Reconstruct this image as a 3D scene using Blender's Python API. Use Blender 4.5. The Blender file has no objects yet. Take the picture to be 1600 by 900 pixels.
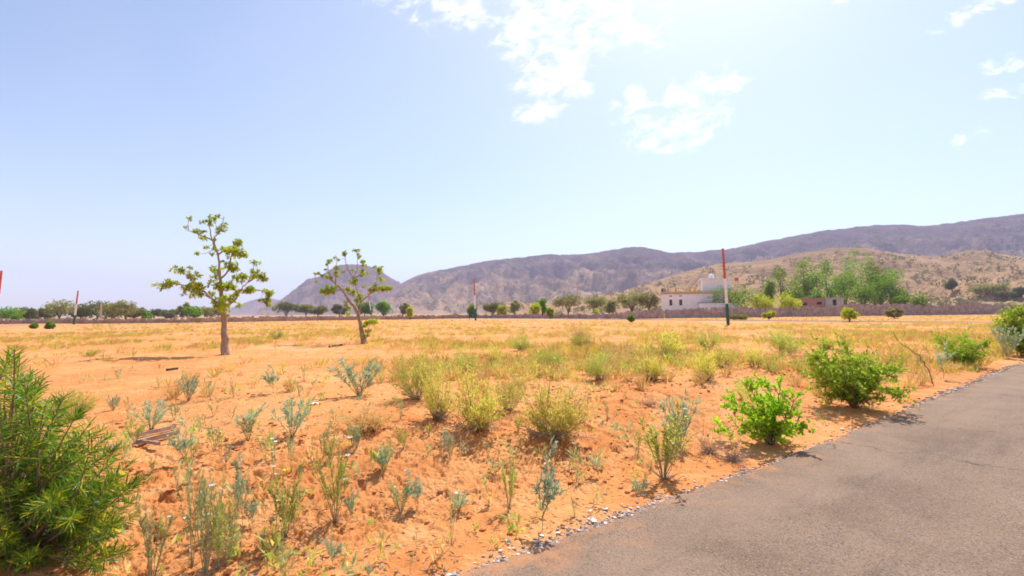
import bpy, math, random
import numpy as np
from mathutils import Matrix, Vector
from mathutils.bvhtree import BVHTree

S = bpy.context.scene
COL = S.collection
PI = math.pi
R = math.radians

# ------------------------------------------------------------------ camera
F = 1600 * 17.0 / 36.0                     # focal length in photo pixels
CAM = Vector((0.0, 0.0, 1.6))
cam_data = bpy.data.cameras.new('camera')
cam_data.lens = 17.0
cam_data.sensor_width = 36.0
cam_data.clip_start = 0.05
cam_data.clip_end = 20000
cam_data.dof.use_dof = True
cam_data.dof.focus_distance = 5.0
cam_data.dof.aperture_fstop = 2.0
cam = bpy.data.objects.new('camera', cam_data)
COL.objects.link(cam)
PITCH = math.atan(38.5 / F)
ROT = Matrix.Rotation(PI / 2 + PITCH, 3, 'X') @ Matrix.Rotation(-0.008, 3, 'Z')
cam.matrix_world = Matrix.Translation(CAM) @ ROT.to_4x4()
S.camera = cam

# ------------------------------------------------------------------ light
SUN_EL, SUN_AZ = R(53), R(24)              # azimuth measured from +Y towards +X
sun_dir = Vector((math.sin(SUN_AZ) * math.cos(SUN_EL), math.cos(SUN_AZ) * math.cos(SUN_EL), math.sin(SUN_EL)))
sun_data = bpy.data.lights.new('sun', 'SUN')
sun_data.energy = 4.1
sun_data.angle = R(0.5)
sun_data.color = (1.0, 0.95, 0.87)
sun = bpy.data.objects.new('sun', sun_data)
sun.rotation_mode = 'QUATERNION'
sun.rotation_quaternion = sun_dir.to_track_quat('Z', 'Y')
sun.location = (0, 0, 50)
COL.objects.link(sun)

S.view_settings.view_transform = 'Standard'
S.view_settings.look = 'None'
S.view_settings.exposure = 0.72
S.view_settings.gamma = 1.0
S.view_settings.use_curve_mapping = False
S.render.engine = 'CYCLES'
cy = S.cycles
cy.use_denoising = True
cy.max_bounces = 6
cy.diffuse_bounces = 3
cy.glossy_bounces = 2
cy.transmission_bounces = 4
cy.volume_bounces = 1
cy.sample_clamp_indirect = 4.0
S.render.film_transparent = False
cy.filter_width = 1.7


# ------------------------------------------------------------------ node helper
class NT:
    def __init__(self, tree):
        self.t = tree
        tree.nodes.clear()

    def n(self, typ, props=None, **inp):
        nd = self.t.nodes.new(typ)
        for k, v in (props or {}).items():
            setattr(nd, k, v)
        for k, v in inp.items():
            key = int(k[1:]) if k[0] == 'i' and k[1:].isdigit() else k.replace('_', ' ')
            self.set(nd, key, v)
        return nd

    def set(self, nd, key, v):
        s = nd.inputs[key]
        if hasattr(v, 'links'):
            self.t.links.new(v, s)
        elif hasattr(v, 'outputs'):
            self.t.links.new(v.outputs[0], s)
        else:
            s.default_value = v

    def math(self, op, a, b=0.0, c=0.0, clamp=False):
        return self.n('ShaderNodeMath', {'operation': op, 'use_clamp': clamp}, i0=a, i1=b, i2=c).outputs[0]

    def mix(self, f, a, b, mode='MIX'):
        nd = self.n('ShaderNodeMix', {'data_type': 'RGBA', 'blend_type': mode})
        self.set(nd, 0, f)
        for i, v in ((6, a), (7, b)):
            if isinstance(v, (tuple, list)):
                v = tuple(v) + (1.0,) if len(v) == 3 else v
            self.set(nd, i, v)
        return nd.outputs[2]

    def noise(self, vec, scale, detail=4.0, rough=0.55, dist=0.0, col=False):
        nd = self.n('ShaderNodeTexNoise', None, Scale=scale, Detail=detail, Roughness=rough, Distortion=dist)
        if vec is not None:
            self.set(nd, 'Vector', vec)
        return nd.outputs['Color' if col else 'Fac']

    def ramp(self, f, lo, hi, a=0.0, b=1.0):
        return self.n('ShaderNodeMapRange', {'interpolation_type': 'SMOOTHSTEP'}, i0=f, i1=lo, i2=hi, i3=a, i4=b).outputs[0]


# ------------------------------------------------------------------ sky
def tangent(px, py):
    d = ROT @ Vector(((px - 800) / F, -(py - 450) / F, -1.0))
    return d.x / d.y, d.z / d.y


def build_world():
    w = bpy.data.worlds.new('World')
    S.world = w
    w.use_nodes = True
    N = NT(w.node_tree)
    out = N.n('ShaderNodeOutputWorld')
    sky = N.n('ShaderNodeTexSky', {'sky_type': 'NISHITA', 'sun_disc': False, 'sun_elevation': SUN_EL,
                                   'sun_rotation': SUN_AZ, 'altitude': 300.0, 'air_density': 1.0,
                                   'dust_density': 1.2, 'ozone_density': 1.3})
    bg = N.n('ShaderNodeBackground', None, Color=N.mix(1.0, sky.outputs[0], (0.945, 0.975, 1.0), 'MULTIPLY'), Strength=0.115)
    # clouds: small torn cumulus patches on directions of the sky
    tc = N.n('ShaderNodeTexCoord').outputs['Generated']
    sp = N.n('ShaderNodeSeparateXYZ', None, i0=tc)
    yy = N.math('MAXIMUM', sp.outputs[1], 0.02)
    tx = N.math('DIVIDE', sp.outputs[0], yy)
    tz = N.math('DIVIDE', sp.outputs[2], yy)
    front = N.ramp(sp.outputs[1], 0.03, 0.12)
    # patches: centre in the sky (given as photo directions), half sizes, tilt, weight
    patches = [(700, 12, 75, 38, 5, 0.95), (855, 38, 85, 58, -10, 1.12), (925, 40, 115, 62, 0, 0.95), (868, 118, 70, 55, -50, 1.0),
               (850, 165, 45, 24, -25, 0.95), (590, 0, 26, 14, 0, 0.75),
               (1000, 175, 48, 42, 10, 0.8), (1070, 190, 85, 42, -22, 0.86), (1090, 140, 75, 36, -15, 0.8), (1040, 225, 40, 20, -10, 0.65),
               (1515, 18, 80, 18, -22, 0.8), (1570, 102, 55, 15, -13, 0.88), (1580, 143, 48, 12, -10, 0.8),
               (1530, 212, 75, 17, -17, 0.55), (1300, 0, 30, 8, -10, 0.6)]
    acc = None
    for (px, py, rx, ry, ang, wt) in patches:
        cx, cz = tangent(px, py)
        a = R(-ang)
        ca, sa = math.cos(a), math.sin(a)
        rx, ry = rx * 1.45 / F, ry * 1.45 / F
        dx = N.math('SUBTRACT', tx, cx)
        dz = N.math('SUBTRACT', tz, cz)
        u = N.math('ADD', N.math('MULTIPLY', dx, ca / rx), N.math('MULTIPLY', dz, sa / rx))
        v = N.math('ADD', N.math('MULTIPLY', dx, -sa / ry), N.math('MULTIPLY', dz, ca / ry))
        q = N.math('ADD', N.math('MULTIPLY', u, u), N.math('MULTIPLY', v, v))
        m = N.math('MULTIPLY', N.math('SUBTRACT', 1.0, q, clamp=True), wt * 0.84)
        acc = m if acc is None else N.math('MAXIMUM', acc, m)
    comb = N.n('ShaderNodeCombineXYZ', None, i0=N.math('ADD', tx, N.math('MULTIPLY', tz, -0.5)), i1=N.math('MULTIPLY', tz, 1.5), i2=0.3)
    n1 = N.noise(comb, 20.0, 10.0, 0.66, 0.5)
    n2 = N.noise(comb, 3.2, 3.0, 0.5)
    dens = N.math('ADD', acc, N.math('MULTIPLY', N.math('SUBTRACT', n1, 0.5), 3.3))
    dens = N.math('ADD', dens, N.math('MULTIPLY', N.math('SUBTRACT', n2, 0.5), 0.9))
    c = N.math('POWER', N.ramp(dens, 0.28, 1.25), 1.0)
    c = N.math('MULTIPLY', N.math('MULTIPLY', c, front), N.ramp(acc, 0.0, 0.45))
    # thin high veil, everywhere
    veil = N.noise(tc, 1.3, 3.0, 0.5, 0.2)
    veil = N.math('ADD', N.math('MULTIPLY', N.ramp(veil, 0.3, 0.7), 0.12), 0.03)
    shade = N.mix(N.ramp(N.noise(comb, 5.0, 6.0, 0.6), 0.35, 0.62), (0.80, 0.83, 0.90), (1.0, 1.0, 1.0))
    cl = N.n('ShaderNodeBackground', None, Color=shade, Strength=0.9)
    vl = N.n('ShaderNodeBackground', None, Color=(0.93, 0.97, 1.0, 1), Strength=0.74)
    m1 = N.n('ShaderNodeMixShader', None, i0=veil, i1=bg, i2=vl)
    m2 = N.n('ShaderNodeMixShader', None, i0=N.math('MULTIPLY', c, 0.9), i1=m1, i2=cl)
    N.set(out, 'Surface', m2)


build_world()


# ------------------------------------------------------------------ numeric noise
_rng0 = np.random.default_rng(11)
_PERM = _rng0.permutation(4096)
_GR = _rng0.uniform(0, 2 * np.pi, 4096)


def perlin(x, y):
    xi = np.floor(x).astype(np.int64)
    yi = np.floor(y).astype(np.int64)
    xf, yf = x - xi, y - yi
    u = xf * xf * xf * (xf * (xf * 6 - 15) + 10)
    v = yf * yf * yf * (yf * (yf * 6 - 15) + 10)

    def g(ix, iy, fx, fy):
        h = _GR[(_PERM[ix & 4095] + iy * 57) & 4095]
        h = _GR[(_PERM[(_PERM[ix & 4095] + iy) & 4095])]
        return np.cos(h) * fx + np.sin(h) * fy
    a = g(xi, yi, xf, yf)
    b = g(xi + 1, yi, xf - 1, yf)
    c = g(xi, yi + 1, xf, yf - 1)
    d = g(xi + 1, yi + 1, xf - 1, yf - 1)
    return (a + (b - a) * u) + ((c + (d - c) * u) - (a + (b - a) * u)) * v


def fbm(x, y, oct=4, gain=0.5, lac=2.03):
    s, a = 0.0, 1.0
    for i in range(oct):
        s = s + a * perlin(x + 17.3 * i, y - 9.1 * i)
        x, y, a = x * lac, y * lac, a * gain
    return s


def sstep(a, b, x):
    t = np.clip((x - a) / (b - a), 0, 1)
    return t * t * (3 - 2 * t)


# ------------------------------------------------------------------ the ground's shape
# road frame: u runs along the near road, v across it (road edge at v = 2.5)
RU, RV = np.array([0.8, 0.6]), np.array([-0.6, 0.8])
EDGE = 2.5


def uv(x, y):
    return 0.8 * x + 0.6 * y, -0.6 * x + 0.8 * y


def edge(u):
    return EDGE + 0.12 * sstep(7.0, 2.5, u) + 0.06 * sstep(3.2, 1.2, u)


def height(x, y):
    x = np.asarray(x, float)
    y = np.asarray(y, float)
    u, v = uv(x, y)
    r = np.hypot(x, y)
    E = edge(u)
    off = sstep(E + 0.05, E + 1.2, v)
    # low bank thrown up beside the road, and the rolling sand behind it
    wob = 0.45 * perlin(x * 0.5, y * 0.5)
    bank = sstep(3.4, 5.3, v + wob) * sstep(30, 8, v) * sstep(-6, -1, u) * 0.26
    roll = 0.13 * fbm(x * 0.16, y * 0.16, 3) * sstep(60, 25, r) + 0.12 * perlin(x * 0.03 + 5, y * 0.03) * sstep(90, 30, r)
    fine_w = sstep(40, 10, r)
    clod_zone = np.clip(sstep(3.1, 3.8, v) * sstep(7.0, 5.0, v) + 0.35 * sstep(0.45, -0.1, perlin(x * 0.35 + 9, y * 0.35)), 0, 1)
    t1 = fbm(x * 2.6, y * 2.6, 4, 0.55)
    wx = x + 0.10 * perlin(x * 4.3 + 70, y * 4.3)
    wy = y + 0.10 * perlin(x * 4.3, y * 4.3 + 70)
    pits = -0.045 * sstep(0.36, 0.58, fbm(wx * 4.1 + 40, wy * 4.1, 4, 0.6)) - 0.024 * sstep(0.22, 0.40, fbm(wx * 10.1 + 3, wy * 10.1, 3, 0.6))
    crumb = 0.026 * np.abs(fbm(wx * 7, wy * 7, 4, 0.62)) + 0.022 * np.abs(fbm(wx * 24, wy * 24, 3, 0.65)) * sstep(12, 6, r)
    clods = (0.03 * t1 + crumb + pits) * clod_zone * fine_w
    ripple = 0.012 * fbm(x * 3.5, y * 3.5, 3) * fine_w + 0.02 * perlin(x * 1.1, y * 1.1) * sstep(60, 20, r)
    # wheel ruts running across the field
    q = y - 0.16 * x - 19.3 + 0.8 * perlin(x * 0.12, y * 0.05)
    ruts = -0.09 * (np.exp(-(q / 0.35) ** 2) + np.exp(-((q - 1.9) / 0.35) ** 2)) * sstep(6, -3, x)
    h = -0.035 + off * (bank + roll + clods + ruts) + ripple * sstep(E, E + 0.3, v)
    # flat beds for the two cross roads
    for c0 in (75.0, -19.0):
        w = sstep(8.0, 4.0, np.abs(u - c0))
        h = h * (1 - w) + 0.075 * w
    inside = sstep(E + 0.1, E - 0.35, v) * sstep(-6.5, -4.5, v)
    return h * (1 - inside) + -0.06 * inside


def ray(px, py):
    d = ROT @ Vector(((px - 800) / F, -(py - 450) / F, -1.0))
    return d / d.y


def ground_at(px, py):
    d = ray(px, py)
    z = -0.0
    for _ in range(12):
        t = (z - CAM.z) / min(d.z, -1e-4)
        z = 0.5 * z + 0.5 * float(height(d.x * t, t))
    t = (z - CAM.z) / min(d.z, -1e-4)
    return Vector((d.x * t, t, float(height(d.x * t, t))))


def at_depth(px, py, Y):
    return CAM + ray(px, py) * Y


# ------------------------------------------------------------------ object helpers
def link(o, parent=None):
    COL.objects.link(o)
    if parent:
        o.parent = parent
    return o


def thing(name, label, cat, loc=(0, 0, 0), rz=0.0, group=None, data=None):
    o = bpy.data.objects.new(name, data)
    COL.objects.link(o)
    o.location = loc
    o.rotation_euler = (0, 0, rz)
    if data is None:
        o.empty_display_size = 0.2
    tag(o, label, cat, group)
    return o


def tag(o, label, cat, group=None):
    o['label'] = label
    o['category'] = cat
    if group:
        o['group'] = group
    return o


def part(name, me, parent, loc=(0, 0, 0)):
    o = bpy.data.objects.new(name, me)
    COL.objects.link(o)
    o.parent = parent
    o.location = loc
    return o


class MB:
    """collects triangles and quads as numpy arrays, then builds one mesh"""

    def __init__(self):
        self.v, self.f, self.n = [], [], 0

    def add(self, v, f, mat=0):
        v = np.asarray(v, float).reshape(-1, 3)
        f = np.asarray(f, np.int64)
        self.v.append(v)
        self.f.append((f + self.n, mat))
        self.n += len(v)

    def mesh(self, name, mats, smooth=False):
        me = bpy.data.meshes.new(name)
        if not isinstance(mats, (list, tuple)):
            mats = [mats]
        for m in mats:
            me.materials.append(m)
        if not self.v:
            return me
        V = np.concatenate(self.v)
        me.vertices.add(len(V))
        me.vertices.foreach_set('co', V.astype(np.float32).ravel())
        loops = np.concatenate([f.ravel() for f, _ in self.f])
        tot = np.concatenate([np.full(len(f), f.shape[1]) for f, _ in self.f])
        mi = np.concatenate([np.full(len(f), m) for f, m in self.f])
        start = np.concatenate([[0], np.cumsum(tot)[:-1]])
        me.loops.add(len(loops))
        me.loops.foreach_set('vertex_index', loops.astype(np.int32))
        me.polygons.add(len(tot))
        me.polygons.foreach_set('loop_start', start.astype(np.int32))
        me.polygons.foreach_set('material_index', mi.astype(np.int32))
        me.polygons.foreach_set('use_smooth', np.full(len(tot), smooth))
        me.update(calc_edges=True)
        me.validate()
        return me

    def box(self, c, s, rz=0.0, mat=0):
        x, y, z = np.array(s) / 2
        v = np.array([[-x, -y, -z], [x, -y, -z], [x, y, -z], [-x, y, -z], [-x, -y, z], [x, -y, z], [x, y, z], [-x, y, z]])
        ca, sa = math.cos(rz), math.sin(rz)
        v = v @ np.array([[ca, sa, 0], [-sa, ca, 0], [0, 0, 1]]) + np.array(c)
        self.add(v, [[0, 3, 2, 1], [4, 5, 6, 7], [0, 1, 5, 4], [1, 2, 6, 5], [2, 3, 7, 6], [3, 0, 4, 7]], mat)

    def tube(self, pts, rad, sides=5, mat=0, cap=True):
        p = np.asarray(pts, float)
        n = len(p)
        rad = np.broadcast_to(np.asarray(rad, float), (n,))
        t = np.gradient(p, axis=0)
        t /= np.linalg.norm(t, axis=1)[:, None] + 1e-9
        ref = np.where(np.abs(t[:, 2:3]) > 0.9, np.array([[1.0, 0, 0]]), np.array([[0, 0, 1.0]]))
        if np.any(np.abs(t[:, 2]) > 0.9):
            ref = np.tile(np.array([[0.92, 0.38, 0.02]]), (n, 1))
        a = np.cross(t, ref)
        a /= np.linalg.norm(a, axis=1)[:, None] + 1e-9
        b = np.cross(t, a)
        th = np.arange(sides) * 2 * PI / sides
        ring = a[:, None, :] * np.cos(th)[None, :, None] + b[:, None, :] * np.sin(th)[None, :, None]
        v = p[:, None, :] + ring * rad[:, None, None]
        i = np.arange(n - 1)[:, None] * sides
        k = np.arange(sides)[None, :]
        k2 = (k + 1) % sides
        f = np.stack([i + k, i + k2, i + sides + k2, i + sides + k], -1).reshape(-1, 4)
        self.add(v.reshape(-1, 3), f, mat)
        if cap and sides > 3:
            self.f.append((np.array([[self.n - sides + j for j in range(sides)]]), mat))
            self.f.append((np.array([[self.n - n * sides + j for j in range(sides)][::-1]]), mat))

    def lathe(self, prof, sides=20, mat=0, c=(0, 0, 0)):
        prof = np.asarray(prof, float)
        th = np.arange(sides) * 2 * PI / sides
        v = np.stack([prof[:, 0][:, None] * np.cos(th), prof[:, 0][:, None] * np.sin(th), np.repeat(prof[:, 1][:, None], sides, 1)], -1)
        n = len(prof)
        i = np.arange(n - 1)[:, None] * sides
        k = np.arange(sides)[None, :]
        k2 = (k + 1) % sides
        f = np.stack([i + k, i + k2, i + sides + k2, i + sides + k], -1).reshape(-1, 4)
        self.add(v.reshape(-1, 3) + np.array(c), f, mat)

    def leaves(self, P, D, L, W, rng, fold=0.25, widest=0.45, bend=0.0, mat=0, rich=False):
        """one folded, pointed blade per row; P base, D direction, L length, W width"""
        P = np.asarray(P, float)
        n = len(P)
        if n == 0:
            return
        D = D / (np.linalg.norm(D, axis=1)[:, None] + 1e-9)
        L = np.broadcast_to(np.asarray(L, float), (n,))[:, None]
        W = np.broadcast_to(np.asarray(W, float), (n,))[:, None]
        up = rng.normal(size=(n, 3)) * 0.55 + np.array([0, 0, 1.0])
        sd = np.cross(D, up)
        sd /= np.linalg.norm(sd, axis=1)[:, None] + 1e-9
        nn = np.cross(sd, D)
        dn = -nn * bend * L
        m = P + D * L * widest + dn * 0.3
        l = m + sd * W / 2 + nn * W * fold
        r = m - sd * W / 2 + nn * W * fold
        tip = P + D * L + dn
        i = np.arange(n)[:, None]
        if rich:
            m2 = P + D * L * (widest + (1 - widest) * 0.55) + dn * 0.55
            l2 = m2 + sd * W * 0.36 + nn * W * fold * 0.7
            r2 = m2 - sd * W * 0.36 + nn * W * fold * 0.7
            v = np.stack([P, l, m, r, l2, m2, r2, tip], 1).reshape(-1, 3)
            b = i * 8
            self.add(v, np.concatenate([b + np.array([[0, 2, 1]]), b + np.array([[0, 3, 2]]),
                                        b + np.array([[4, 5, 7]]), b + np.array([[5, 6, 7]])]), mat)
            self.f.append((np.concatenate([b + np.array([[1, 2, 5, 4]]), b + np.array([[2, 3, 6, 5]])]) + self.n - n * 8, mat))
        else:
            v = np.stack([P, l, tip, r], 1).reshape(-1, 3)
            b = i * 4
            self.add(v, np.concatenate([b + np.array([[0, 2, 1]]), b + np.array([[0, 3, 2]])]), mat)


def unit(v):
    return v / (np.linalg.norm(v, axis=-1, keepdims=True) + 1e-9)


def rand_dirs(n, rng):
    return unit(rng.normal(size=(n, 3)))


# ------------------------------------------------------------------ materials
def new_mat(name):
    m = bpy.data.materials.new(name)
    m.use_nodes = True
    return m, NT(m.node_tree)


def leaf_mat(name, cols, trans=0.35, rough=0.55, spec=0.3):
    """blade colours vary leaf by leaf; light passes through"""
    m, N = new_mat(name)
    out = N.n('ShaderNodeOutputMaterial')
    geo = N.n('ShaderNodeNewGeometry')
    oi = N.n('ShaderNodeObjectInfo')
    rnd = geo.outputs['Random Per Island']
    c = N.mix(N.ramp(rnd, 0.0, 0.6), cols[0], cols[1])
    if len(cols) > 2:
        c = N.mix(N.ramp(rnd, 0.72, 0.95), c, cols[2])
    hsv = N.n('ShaderNodeHueSaturation', None, Color=c)
    N.set(hsv, 'Value', N.math('ADD', N.math('MULTIPLY', oi.outputs['Random'], 0.3), 0.87))
    N.set(hsv, 'Hue', N.math('ADD', N.math('MULTIPLY', oi.outputs['Random'], 0.02), 0.49))
    b = N.n('ShaderNodeBsdfPrincipled', None, Base_Color=hsv, Roughness=rough)
    b.inputs['Specular IOR Level'].default_value = spec
    t = N.n('ShaderNodeBsdfTranslucent', None, Color=hsv)
    N.set(out, 'Surface', N.n('ShaderNodeMixShader', None, i0=trans, i1=b, i2=t))
    return m


def plain_mat(name, a, b, scale=8.0, rough=0.85, bump=0.0, bscale=40.0, detail=5.0, lo=0.35, hi=0.65, stretch=None):
    m, N = new_mat(name)
    out = N.n('ShaderNodeOutputMaterial')
    co = N.n('ShaderNodeTexCoord').outputs['Object']
    if stretch:
        co = N.n('ShaderNodeMapping', None, Vector=co, Scale=stretch).outputs[0]
    f = N.ramp(N.noise(co, scale, detail, 0.6), lo, hi)
    c = N.mix(f, a, b)
    p = N.n('ShaderNodeBsdfPrincipled', None, Base_Color=c, Roughness=rough)
    p.inputs['Specular IOR Level'].default_value = 0.25
    if bump:
        bn = N.n('ShaderNodeBump', None, Strength=bump, Distance=0.02, Height=N.noise(co, bscale, 5.0, 0.65))
        N.set(p, 'Normal', bn)
    N.set(out, 'Surface', p)
    return m


def sand_mat():
    m, N = new_mat('orange_sand')
    out = N.n('ShaderNodeOutputMaterial')
    co = N.n('ShaderNodeNewGeometry').outputs['Position']
    n1 = N.noise(co, 0.35, 5.0, 0.6)
    n2 = N.noise(co, 2.2, 6.0, 0.65, 0.3)
    n3 = N.noise(co, 24.0, 5.0, 0.7)
    c = N.mix(N.ramp(n1, 0.32, 0.7), (0.60, 0.222, 0.067), (0.68, 0.31, 0.112))
    c = N.mix(N.math('MULTIPLY', N.ramp(n2, 0.45, 0.72), 0.55), c, (0.76, 0.43, 0.19))
    c = N.mix(N.math('MULTIPLY', N.ramp(n2, 0.46, 0.28), 0.6), c, (0.50, 0.165, 0.048))
    c = N.mix(N.math('MULTIPLY', N.ramp(n3, 0.50, 0.75), 0.35), c, (0.42, 0.14, 0.05))
    n0 = N.noise(co, 0.11, 4.0, 0.6, 0.3)
    c = N.mix(N.math('MULTIPLY', N.ramp(n0, 0.52, 0.68), 0.55), c, (0.74, 0.42, 0.21))
    c = N.mix(N.math('MULTIPLY', N.ramp(n0, 0.46, 0.32), 0.5), c, (0.53, 0.19, 0.065))
    # the plain beyond the plots is duller and scrubby
    dist = N.n('ShaderNodeVectorMath', {'operation': 'LENGTH'}, i0=co).outputs['Value']
    far = N.ramp(dist, 110.0, 260.0)
    nf = N.noise(co, 0.05, 6.0, 0.65)
    scrub = N.mix(N.ramp(nf, 0.4, 0.6), (0.46, 0.27, 0.15), (0.26, 0.22, 0.10))
    c = N.mix(N.math('MULTIPLY', far, 0.8), c, scrub)
    p = N.n('ShaderNodeBsdfPrincipled', None, Base_Color=c, Roughness=0.95)
    p.inputs['Specular IOR Level'].default_value = 0.1
    h = N.math('ADD', N.math('MULTIPLY', N.noise(co, 14.0, 6.0, 0.7), 0.7), N.math('MULTIPLY', N.noise(co, 70.0, 4.0, 0.7), 0.3))
    vo = N.n('ShaderNodeTexVoronoi', {'feature': 'SMOOTH_F1'}, Vector=co, Scale=26.0)
    h = N.math('ADD', h, N.math('MULTIPLY', N.math('MULTIPLY', vo.outputs['Distance'], -0.7), N.ramp(n2, 0.42, 0.6)))
    bn = N.n('ShaderNodeBump', None, Strength=0.8, Distance=0.04, Height=h)
    N.set(p, 'Normal', bn)
    N.set(out, 'Surface', p)
    return m


def asphalt_mat():
    m, N = new_mat('dusty_asphalt')
    out = N.n('ShaderNodeOutputMaterial')
    co = N.n('ShaderNodeTexCoord').outputs['Object']
    sp = N.n('ShaderNodeSeparateXYZ', None, i0=co)
    n1 = N.noise(co, 0.9, 5.0, 0.6, 0.2)
    c = N.mix(N.ramp(n1, 0.3, 0.7), (0.195, 0.125, 0.083), (0.275, 0.182, 0.124))
    st = N.n('ShaderNodeMapping', None, Vector=co, Scale=(0.35, 2.2, 1.0)).outputs[0]
    n2 = N.noise(st, 1.3, 5.0, 0.6)
    c = N.mix(N.math('MULTIPLY', N.ramp(n2, 0.52, 0.72), 0.5), c, (0.10, 0.072, 0.055))
    # exposed aggregate
    vo = N.n('ShaderNodeTexVoronoi', {'feature': 'F1'}, Vector=co, Scale=120.0)
    g = N.n('ShaderNodeSeparateColor', None, i0=vo.outputs['Color'])
    c = N.mix(N.math('MULTIPLY', N.ramp(g.outputs[0], 0.82, 0.95), 0.55), c, (0.34, 0.28, 0.24))
    c = N.mix(N.math('MULTIPLY', N.ramp(g.outputs[1], 0.74, 0.9), 0.7), c, (0.06, 0.05, 0.045))
    # worn wheel bands and thin wandering cracks
    band = N.math('ADD', N.math('SINE', N.math('MULTIPLY', N.math('ADD', sp.outputs[1], N.math('MULTIPLY', n1, 0.5)), 3.4)), N.math('MULTIPLY', N.math('SUBTRACT', n1, 0.5), 2.0))
    c = N.mix(N.math('MULTIPLY', N.ramp(band, 0.1, 1.1), 0.32), c, (0.31, 0.205, 0.14))
    wv = N.n('ShaderNodeVectorMath', {'operation': 'ADD'}, i0=co, i1=N.n('ShaderNodeVectorMath', {'operation': 'SCALE'}, i0=N.noise(co, 1.6, 4.0, 0.6, col=True), Scale=0.9).outputs[0]).outputs[0]
    ck = N.n('ShaderNodeTexVoronoi', {'feature': 'DISTANCE_TO_EDGE'}, Vector=wv, Scale=0.34)
    crack = N.math('MULTIPLY', N.ramp(ck.outputs['Distance'], 0.006, 0.002), N.ramp(N.noise(co, 0.5, 3.0, 0.5), 0.48, 0.6))
    c = N.mix(N.math('MULTIPLY', crack, 0.7), c, (0.06, 0.045, 0.035))
    # drifted sand: along the edge and in a few shallow spots
    nd = N.noise(co, 1.7, 6.0, 0.65, 0.4)
    edge = N.ramp(N.math('ADD', sp.outputs[1], N.math('MULTIPLY', N.math('SUBTRACT', nd, 0.5), 2.4)), 2.25, 3.05)
    spots = N.ramp(N.noise(co, 0.62, 4.0, 0.5, 0.3), 0.64, 0.76)
    dust = N.math('MULTIPLY', N.math('MAXIMUM', edge, spots), 0.8)
    c = N.mix(dust, c, (0.52, 0.235, 0.10))
    p = N.n('ShaderNodeBsdfPrincipled', None, Base_Color=c, Roughness=0.9)
    p.inputs['Specular IOR Level'].default_value = 0.2
    h = N.math('ADD', N.math('MULTIPLY', vo.outputs['Distance'], 0.6), N.math('MULTIPLY', N.noise(co, 30.0, 5.0, 0.7), 0.7))
    bn = N.n('ShaderNodeBump', None, Strength=0.55, Distance=0.012, Height=h)
    N.set(p, 'Normal', bn)
    N.set(out, 'Surface', p)
    return m


def hill_mat(name, rock, soil, scrub, scale, hi_z, soil_amt=0.5, scrub_amt=0.8):
    """bare soil low down and in streaks, dark rock above, freckled with scrub"""
    m, N = new_mat(name)
    out = N.n('ShaderNodeOutputMaterial')
    co = N.n('ShaderNodeNewGeometry').outputs['Position']
    sp = N.n('ShaderNodeSeparateXYZ', None, i0=co)
    n1 = N.noise(co, scale, 6.0, 0.62, 0.3)
    zf = N.math('DIVIDE', sp.outputs[2], hi_z)
    k = N.math('ADD', N.math('SUBTRACT', soil_amt, zf), N.math('MULTIPLY', N.math('SUBTRACT', n1, 0.5), 2.2))
    c = N.mix(N.ramp(k, -0.25, 0.45), rock, soil)
    n3 = N.noise(co, scale * 2.3, 4.0, 0.6)
    c = N.mix(N.math('MULTIPLY', N.ramp(n3, 0.5, 0.75), 0.4), c, (0.34, 0.17, 0.12))
    vo = N.n('ShaderNodeTexVoronoi', {'feature': 'F1'}, Vector=co, Scale=scale * 22)
    d = N.ramp(vo.outputs['Distance'], 0.42, 0.25)
    cov = N.ramp(N.noise(co, scale * 3.1, 4.0, 0.6), 0.36, 0.6)
    c = N.mix(N.math('MULTIPLY', N.math('MULTIPLY', d, cov), scrub_amt), c, scrub)
    p = N.n('ShaderNodeBsdfPrincipled', None, Base_Color=c, Roughness=1.0)
    p.inputs['Specular IOR Level'].default_value = 0.05
    bn = N.n('ShaderNodeBump', None, Strength=0.6, Distance=0.25 / scale, Height=N.noise(co, scale * 7, 6.0, 0.65))
    N.set(p, 'Normal', bn)
    N.set(out, 'Surface', p)
    return m


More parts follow.
